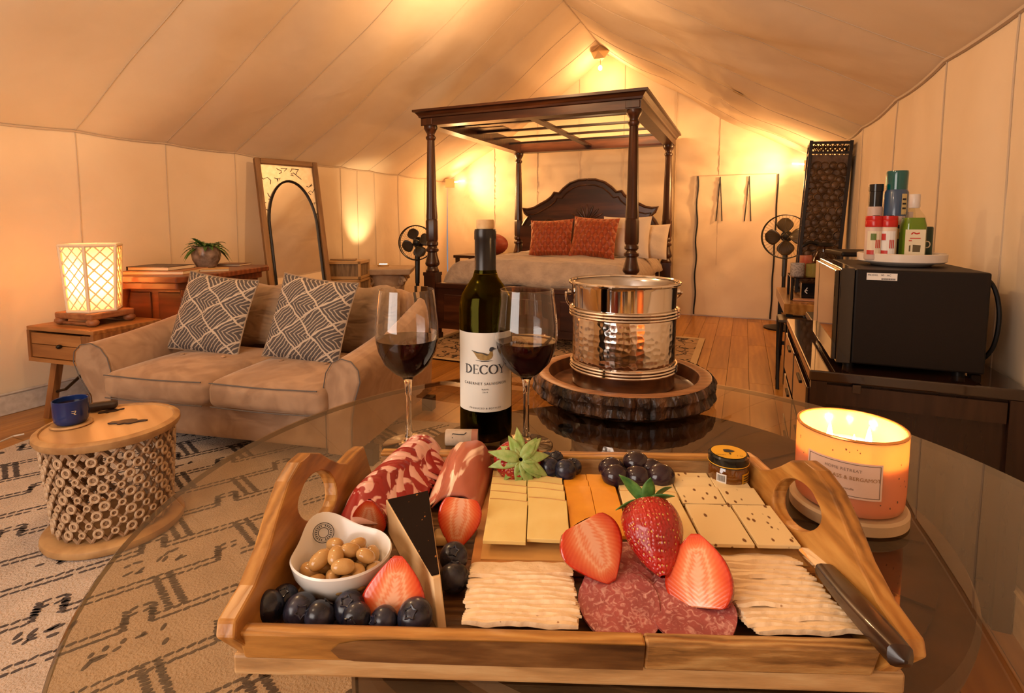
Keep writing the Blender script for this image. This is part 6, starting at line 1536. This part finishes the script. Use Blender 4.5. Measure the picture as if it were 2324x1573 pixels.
# round stamp printed inside the lobe of the bowl
sc_ = Vector((-.0262, .0288, .0278)); nrm = Vector((.35, -.52, .80)).normalized(); ax = Vector((1, .62, 0)); ax = (ax-nrm*ax.dot(nrm)).normalized(); ay = nrm.cross(ax)
def stamp(x, y): return sc_+ax*x+ay*y+nrm*.0006
sp_ = ring_poly(0, 0, .0082, .0088, 36)+ring_poly(0, 0, .0040, .0046, 28)+ring_poly(0, 0, .0070, .0073, 28)
for k in range(22):
    if k % 11 in (5,): continue
    a = 2*PI*k/22; sp_ += [[(.0052*math.cos(a-.06), .0052*math.sin(a-.06)), (.0068*math.cos(a-.06), .0068*math.sin(a-.06)), (.0068*math.cos(a+.07), .0068*math.sin(a+.07)), (.0052*math.cos(a+.07), .0052*math.sin(a+.07))]]
flat_obj('stamp', sp_, mat('stamp_ink', (.03, .03, .035), rough=.4), bw_, fn=stamp)
M_bean = mat('bean_skin', (.46, .25, .085), (.56, .33, .12), 60, rough=.16, spec=.6, rnd=True, sss=.1)
RBn = random.Random(21); beans = []
oil = MB().lathe([(.001, .0125), (.0305, .0125)], 40, cap=False).build('marinade', mat('marinade_oil', (.30, .17, .04), rough=.06, coat=.5), bw_); oil.scale = (1, .9, 1)
bean0 = None; kk = 0
for ring_, (cnt, rr_, zz) in enumerate(((9, .0255, .0185), (6, .0155, .0205), (2, .006, .0225), (5, .018, .0285), (2, .006, .031))):
    for k in range(cnt):
        a = 2*PI*(k+.3*ring_)/cnt+RBn.uniform(-.15, .15); L_ = RBn.uniform(.0078, .0096)
        if bean0 is None:
            bean0 = MB().ball((0, 0, 0), (1, .72, .62), 18, 12, fn=lambda d: 1-.12*max(0, 1-abs(d.x)*2.4)*max(0, d.y)); bean0 = bean0.build('bean', M_bean); o = bean0
        else: o = bean0.copy(); COL.objects.link(o)
        off = Vector((rr_*math.cos(a), rr_*math.sin(a)*.9, 0))+Vector((.002, -.002, 0))
        p = TL(BU, BV, 0)+Rt @ off; o.location = (p.x, p.y, FZ+zz+RBn.uniform(-.001, .001)); o.scale = (L_, L_, L_)
        o.rotation_euler = (RBn.uniform(-.4, .4), RBn.uniform(-.4, .4), RBn.uniform(0, 6.28)); tag(o, 'glossy tan marinated bean heaped in the small white bowl', 'bean', 'glossy beans in the white bowl')
# ------------------------------------------------------------------ berries
M_blue2 = mat('blueberry_skin', (.006, .007, .016), (.040, .042, .075), 70, rough=.26, rnd=True, spec=.6, lo=.45, hi=.72)
M_grape = mat('grape_skin', (.014, .006, .010), (.030, .014, .020), 30, rough=.16, spec=.6, rnd=True)
def berry(name, lab, px, py, zc, r, grp, m, crown=True, sq=1.0, rot=(0, 0, 0), cat='berry'):
    p = hz(px, py, zc)
    o = MB().ball((0, 0, 0), (r*sq, r, r*.93), 26, 18, fn=lambda d: 1-(.05 if crown else 0)*max(0, d.z-.8)*4).build(name, m); o.location = p; o.rotation_euler = rot; tag(o, lab, cat, grp)
    if crown:
        pts = [((.30*r*(1.25 if k % 2 else .8))*math.cos(PI*k/5), (.30*r*(1.25 if k % 2 else .8))*math.sin(PI*k/5), r*.83+(.06*r if k % 2 else 0)) for k in range(10)]
        MB().tube(pts, r*.07, 5, closed=True).build('calyx', m, o)
    return o
fb = [(607, 1380, .0120, 'largest blueberry in the front left corner of the tray', (1.0, -.5, 0)), (646, 1358, .0100, 'blueberry squeezed behind the corner one, against the bowl', (.4, .3, 0)), (682, 1386, .0120, 'dusty blueberry second from the left along the front board', (.6, .9, 0)), (726, 1399, .0112, 'streaky blueberry third from the left along the front board', (-.9, .3, 0)),
      (793, 1380, .0118, 'blueberry against the front of the white bowl', (.5, .2, 0)), (808, 1403, .0108, 'blueberry in front of the one touching the bowl', (1.2, .5, 0)), (871, 1410, .0103, 'small blueberry just below the cut strawberry', (.9, -.8, 0)), (942, 1400, .0127, 'large shiny blueberry at the tip of the cheese wedge', (.7, .1, 0))]
for px, py, r, lab, ro in fb: berry('blueberry', lab, px, py, FZ+r*1.0, r, 'blueberries along the front of the tray', M_blue2, True, 1, ro)
berry('blueberry', 'blueberry on top of another one right of the cheese wedge', 1030, 1264, FZ+.016, .0120, 'blueberries right of the wedge', M_blue2, True, 1, (.5, .3, 0)); berry('blueberry', 'blueberry below the stacked one right of the cheese wedge', 1031, 1311, FZ+.0122, .0122, 'blueberries right of the wedge', M_blue2, True, 1, (-.6, -.2, 0))
for px, py, z, r, lab in ((1240, 1043, .0165, .0095, 'small blueberry at the back beside the strawberry crown'), (1262, 1041, .020, .0088, 'smallest blueberry at the back board'), (1246, 1062, .0155, .0125, 'left blueberry of the pair above the pale cheese'), (1283, 1068, .0150, .0125, 'right blueberry of the pair above the cheddar'), (1300, 1060, .0150, .0100, 'blueberry peeping out right of the back pair')):
    berry('blueberry', lab, px, py, CZt+z-.002, r, 'blueberries at the back of the tray', M_blue2, True, 1, (R.uniform(-1, 1), R.uniform(-1, 1), 0))
for px, py, z, r, lab in ((1387, 1063, .018, .0125, 'dark grape at the back left of the grape cluster'), (1396, 1080, .016, .0130, 'dark grape at the front left of the cluster, above the cheddar'), (1443, 1050, .022, .0130, 'topmost dark grape of the cluster'), (1447, 1083, .015, .0130, 'middle front dark grape of the cluster'), (1478, 1064, .018, .0115, 'dark grape half hidden in the right of the cluster'), (1499, 1081, .0155, .0140, 'largest dark grape at the right end of the cluster')):
    berry('grape', lab, px, py, CZt+z-.002, r, 'dark grapes at the back of the board', M_grape, False, 1.12, (0, 0, R.uniform(-.5, 1)), cat='grape')
# strawberries
M_strw, nt, b, out = newmat('strawberry_skin')
co = coords(nt, 'Object', (1, 1, .75)); v = N(nt, 'TexVoronoi'); v.inputs['Scale'].default_value = 330; v.inputs['Randomness'].default_value = .5; nt.links.new(co, v.inputs['Vector'])
n1 = N(nt, 'TexNoise'); n1.inputs['Scale'].default_value = 30; nt.links.new(co, n1.inputs['Vector'])
r1 = ramp(nt, n1.outputs[0], [(.35, (.26, .005, .006)), (.7, (.46, .016, .008))]); r2 = ramp(nt, v.outputs[0], [(.0, (1, 1, 1)), (.17, (1, 1, 1)), (.24, (0, 0, 0))])
mx = N(nt, 'MixRGB'); nt.links.new(r2, mx.inputs[0]); nt.links.new(r1, mx.inputs[1]); mx.inputs[2].default_value = (.62, .36, .08, 1); nt.links.new(mx.outputs[0], b.inputs['Base Color'])
b.inputs['Roughness'].default_value = .22; b.inputs['Coat Weight'].default_value = .3
bump(nt, b, ramp(nt, v.outputs[0], [(0, (.6, .6, .6)), (.2, (0, 0, 0)), (.6, (1, 1, 1))]), .5, .0016)
# cut face: pale core, orange-red flesh with pale rays, dark rim (coordinates: x across, z along, unit size)
def cutmat():
    m, nt, b, out = newmat('strawberry_flesh'); co = coords(nt, 'Object', (1, 1, 1)); sx = N(nt, 'SeparateXYZ'); nt.links.new(co, sx.inputs[0])
    at = N(nt, 'AttributeNode') if False else N(nt, 'Attribute'); at.attribute_name = 'rim'
    n1 = N(nt, 'TexNoise'); n1.inputs['Scale'].default_value = 90; n1.inputs['Detail'].default_value = 3; nt.links.new(co, n1.inputs['Vector'])
    wv = N(nt, 'Attribute'); wv.attribute_name = 'ang'
    ml = N(nt, 'Math', operation='MULTIPLY'); ml.inputs[1].default_value = 95; nt.links.new(wv.outputs['Fac'], ml.inputs[0]); sn = N(nt, 'Math', operation='SINE'); nt.links.new(ml.outputs[0], sn.inputs[0])
    ad = N(nt, 'Math', operation='MULTIPLY_ADD'); nt.links.new(sn.outputs[0], ad.inputs[0]); ad.inputs[1].default_value = .028; nt.links.new(at.outputs['Fac'], ad.inputs[2])
    a2 = N(nt, 'Math', operation='MULTIPLY_ADD'); nt.links.new(n1.outputs[0], a2.inputs[0]); a2.inputs[1].default_value = .24; nt.links.new(ad.outputs[0], a2.inputs[2])
    nt.links.new(ramp(nt, a2.outputs[0], [(.16, (.80, .40, .24)), (.24, (.74, .22, .09)), (.34, (.82, .40, .22)), (.42, (.76, .22, .09)), (.58, (.70, .12, .035)), (.86, (.56, .035, .010)), (1.0, (.32, .008, .005))]), b.inputs['Base Color'])
    b.inputs['Roughness'].default_value = .16; b.inputs['Coat Weight'].default_value = .4; bump(nt, b, a2.outputs[0], .25, .002); return m
M_cut = cutmat()
M_sepal = mat('sepal_green', (.035, .11, .02), (.10, .22, .04), 120, rough=.45); M_sepal2 = mat('sepal_pale', (.22, .36, .08), (.36, .46, .16), 150, rough=.5)
def sprof(t):  # radius along the berry, t=0 tip .. 1 shoulder
    if t <= 0: return .12
    if t < .66: return .12+.88*math.sin(PI/2*t/.66)**.92
    return 1-.34*((t-.66)/.34)**2.3
def straw_pts(half, R0, L0, n=30, m_=22, seed=0):
    v = []; f = []; A0, A1 = (0, 2*PI) if not half else (PI, 2*PI)
    for j in range(m_+1):
        t = j/m_; r_ = R0*max(.02, sprof(t)) if t < 1 else R0*.15
        for i in range(n+1):
            a = A0+(A1-A0)*i/n; k = 1+.05*noise.noise(Vector((math.cos(a)*1.6+seed, math.sin(a)*1.6, t*2)))*2
            v.append((r_*k*math.cos(a), r_*k*math.sin(a)*(.9 if not half else .82), (t-.5)*L0))
    for j in range(m_):
        for i in range(n): a = j*(n+1)+i; f.append((a, a+1, a+n+2, a+n+1))
    return v, f
def sepals(parent, R0, z, n=9, m=None, L=.9, seed=0, lift=.3):
    rs_ = random.Random(seed)
    for k in range(n):
        a = 2*PI*k/n+rs_.uniform(-.2, .2); LL = R0*L*rs_.uniform(.8, 1.2); up_ = rs_.uniform(.0, 1)*lift
        def sf(u, v, a=a, LL=LL, up_=up_):
            d = .08*R0+LL*v; w = .24*R0*math.sin(PI*(.12+.88*v)**.8)*(2*u-1); h = z+LL*(up_*v-.35*v*v)+.15*abs(w)
            return (d*math.cos(a)-w*math.sin(a), d*math.sin(a)+w*math.cos(a), h)
        MB().grid(sf, 4, 10).build('sepal', m or M_sepal, parent, solid=.0007)
def strawberry(lab, half, R0, L0, loc, M_, seed=0, crown=False, core=True, **k):
    v, f = straw_pts(half, R0, L0, seed=seed)
    if not half:
        o = MB().add(v, f).build('strawberry', M_strw)
    else:
        o = MB().add(v, f).build('strawberry', M_strw)
        # cut face in the xz plane
        me = bpy.data.meshes.new('cut_face'); vv = []; ff = []; rim = []; ang = []; m_ = 24; n = 20
        for j in range(m_+1):
            t = j/m_; r_ = R0*max(.02, sprof(t)) if t < 1 else R0*.60
            for i in range(n+1):
                s_ = 2*i/n-1; kk = 1+.05*noise.noise(Vector((math.copysign(1, s_)*1.6+seed, 0, t*2)))*2
                x = s_*r_*kk; vv.append((x, .0003+.0008*(1-s_*s_)*math.sin(PI*t), (min(t, .985)-.5)*L0))
                e = max(abs(s_)**1.3, 1-min(1, t*3.2), 0); rim.append(e*.80); ang.append(t*1.0+abs(s_)*.35)
        for j in range(m_):
            for i in range(n): a = j*(n+1)+i; ff.append((a, a+n+1, a+n+2, a+1))
        me.from_pydata(vv, [], ff); 
        for nm, dat in (('rim', rim), ('ang', ang)):
            at = me.attributes.new(nm, 'FLOAT', 'POINT')
            for i, q in enumerate(dat): at.data[i].value = q
        for p_ in me.polygons: p_.use_smooth = True
        me.materials.append(M_cut); c_ = bpy.data.objects.new('cut_face', me); COL.objects.link(c_); c_.parent = o
        md = c_.modifiers.new('solid', 'SOLIDIFY'); md.thickness = .0006; md.offset = -1
    o.location = loc; o.rotation_euler = M_.to_euler(); tag(o, lab, 'strawberry', 'strawberries on the tray')
    if crown: sepals(o, R0, L0*.5-.0005, seed=seed, **k)
    return o
def basis(axis, normal):
    """z = shoulder direction, y = cut-face normal"""
    z = Vector(axis).normalized(); y = Vector(normal); y = (y-z*y.dot(z)).normalized(); x = y.cross(z); return Matrix((x, y, z)).transposed()
cv = lambda r, u, f: (Vector((math.cos(YAW), math.sin(YAW), 0))*r+Vector((0, 0, 1))*u+Vector((-math.sin(YAW), math.cos(YAW), 0))*f)   # camera-ish right/up/forward
strawberry('whole red strawberry lying tip down on the white cheese, green leaves behind', False, .0245, .058, hz(1487, 1222, CZt+.030), basis(cv(-.02, .55, .85), cv(0, .8, -.6)), 2, True, n=8, L=.95, lift=1.4)
strawberry('whole strawberry facing its leafy green crown to the camera behind the pale cheese', False, .026, .046, hz(1172, 1048, FZ+.028), basis(cv(.20, .50, -.85), cv(0, 1, 0)), 5, True, m=M_sepal2, n=13, L=1.12, lift=.25)
strawberry('halved strawberry standing between the cheese wedge and the cutting board', True, .0200, .044, hz(1041, 1188, FZ+.020), basis(cv(.10, .85, .35), cv(0, .40, -.9)), 3)
strawberry('large halved strawberry cut side up in front of the cheddar slices', True, .0270, .048, hz(1354, 1250, CZt+.024), basis(cv(-.42, .72, .50), cv(.25, .62, -.72)), 6)
strawberry('cut strawberry with pale flesh between the salami and the right crackers', True, .0255, .050, hz(1583, 1294, FZ+.033), basis(cv(-.12, -.72, -.62), cv(-.50, .48, -.72)), 8)
strawberry('big halved strawberry cut side out between the bowl and the cheese wedge', True, .0240, .052, hz(893, 1352, FZ+.020), basis(cv(-.05, -.85, -.45), cv(-.10, .42, -.85)), 10)
strawberry('strawberry piece peeping out behind the white bowl', True, .0170, .034, hz(838, 1172, FZ+.018), basis(cv(-.05, -.9, .1), cv(-.1, .4, -.9)), 12)
# small pale cheese piece under the halved strawberry
o = MB().softbox((.022, .016, .010), .003, 0, 6).build('cheese_piece', M_wht); p = hz(1013, 1222, FZ+.004); o.location = (p.x, p.y, FZ+.0005); o.rotation_euler = (0, 0, .5); tag(o, 'small white cheese piece under the halved strawberry beside the cutting board', 'cheese')
# ------------------------------------------------------------------ cheese knife across the front right corner
kn = thing('cheese_knife', 'cheese knife with a dark rounded handle resting across the front right corner of the tray', 'knife', (*TO.xy, 0), TA)
ka, kb = Vector((.2005, -.070, FZ+.022)), Vector((.1895, -.176, ZT+.054))
dirk = (kb-ka).normalized(); sidek = dirk.cross(Vector((0, 0, 1))).normalized(); upk = sidek.cross(dirk).normalized()
m = MB(); v = []; f = []; n = 14; K = 18
for j in range(K+1):
    t = j/K; w = .0070+.0022*math.sin(PI*t*.9+.2); hgt = .0052+.0018*t
    if t > .93: w *= math.sqrt(max(.02, 1-((t-.93)/.07)**2)); hgt *= math.sqrt(max(.02, 1-((t-.93)/.07)**2))
    c_ = ka+(kb-ka)*t
    for i in range(n):
        a = 2*PI*i/n; q = c_+sidek*(w*math.copysign(abs(math.cos(a))**.6, math.cos(a)))+upk*(hgt*math.copysign(abs(math.sin(a))**.6, math.sin(a))); v.append(q)
for j in range(K):
    for i in range(n): i2 = (i+1) % n; f.append((j*n+i, j*n+i2, (j+1)*n+i2, (j+1)*n+i))
f.append(tuple(range(n))); f.append(tuple(K*n+i for i in range(n)))
m.add(v, f).build('handle', mat('dark_horn', (.014, .005, .003), (.045, .016, .007), 30, rough=.28, coat=.15), kn)
bl = [ka+sidek*(-.0055), ka+sidek*.0055, ka-dirk*.030+sidek*.0085, ka-dirk*.036+sidek*.006, ka-dirk*.036-sidek*.008, ka-dirk*.030-sidek*.010]
v = [q+upk*.0012 for q in bl]+[q-upk*.0012 for q in bl]; n = 6
MB().add(v, [tuple(range(n)), tuple(reversed(range(n, 2*n)))]+[(i, (i+1) % n, (i+1) % n+n, i+n) for i in range(n)]).build('blade', M_chrome, kn, smooth=False, bevel=.0004)
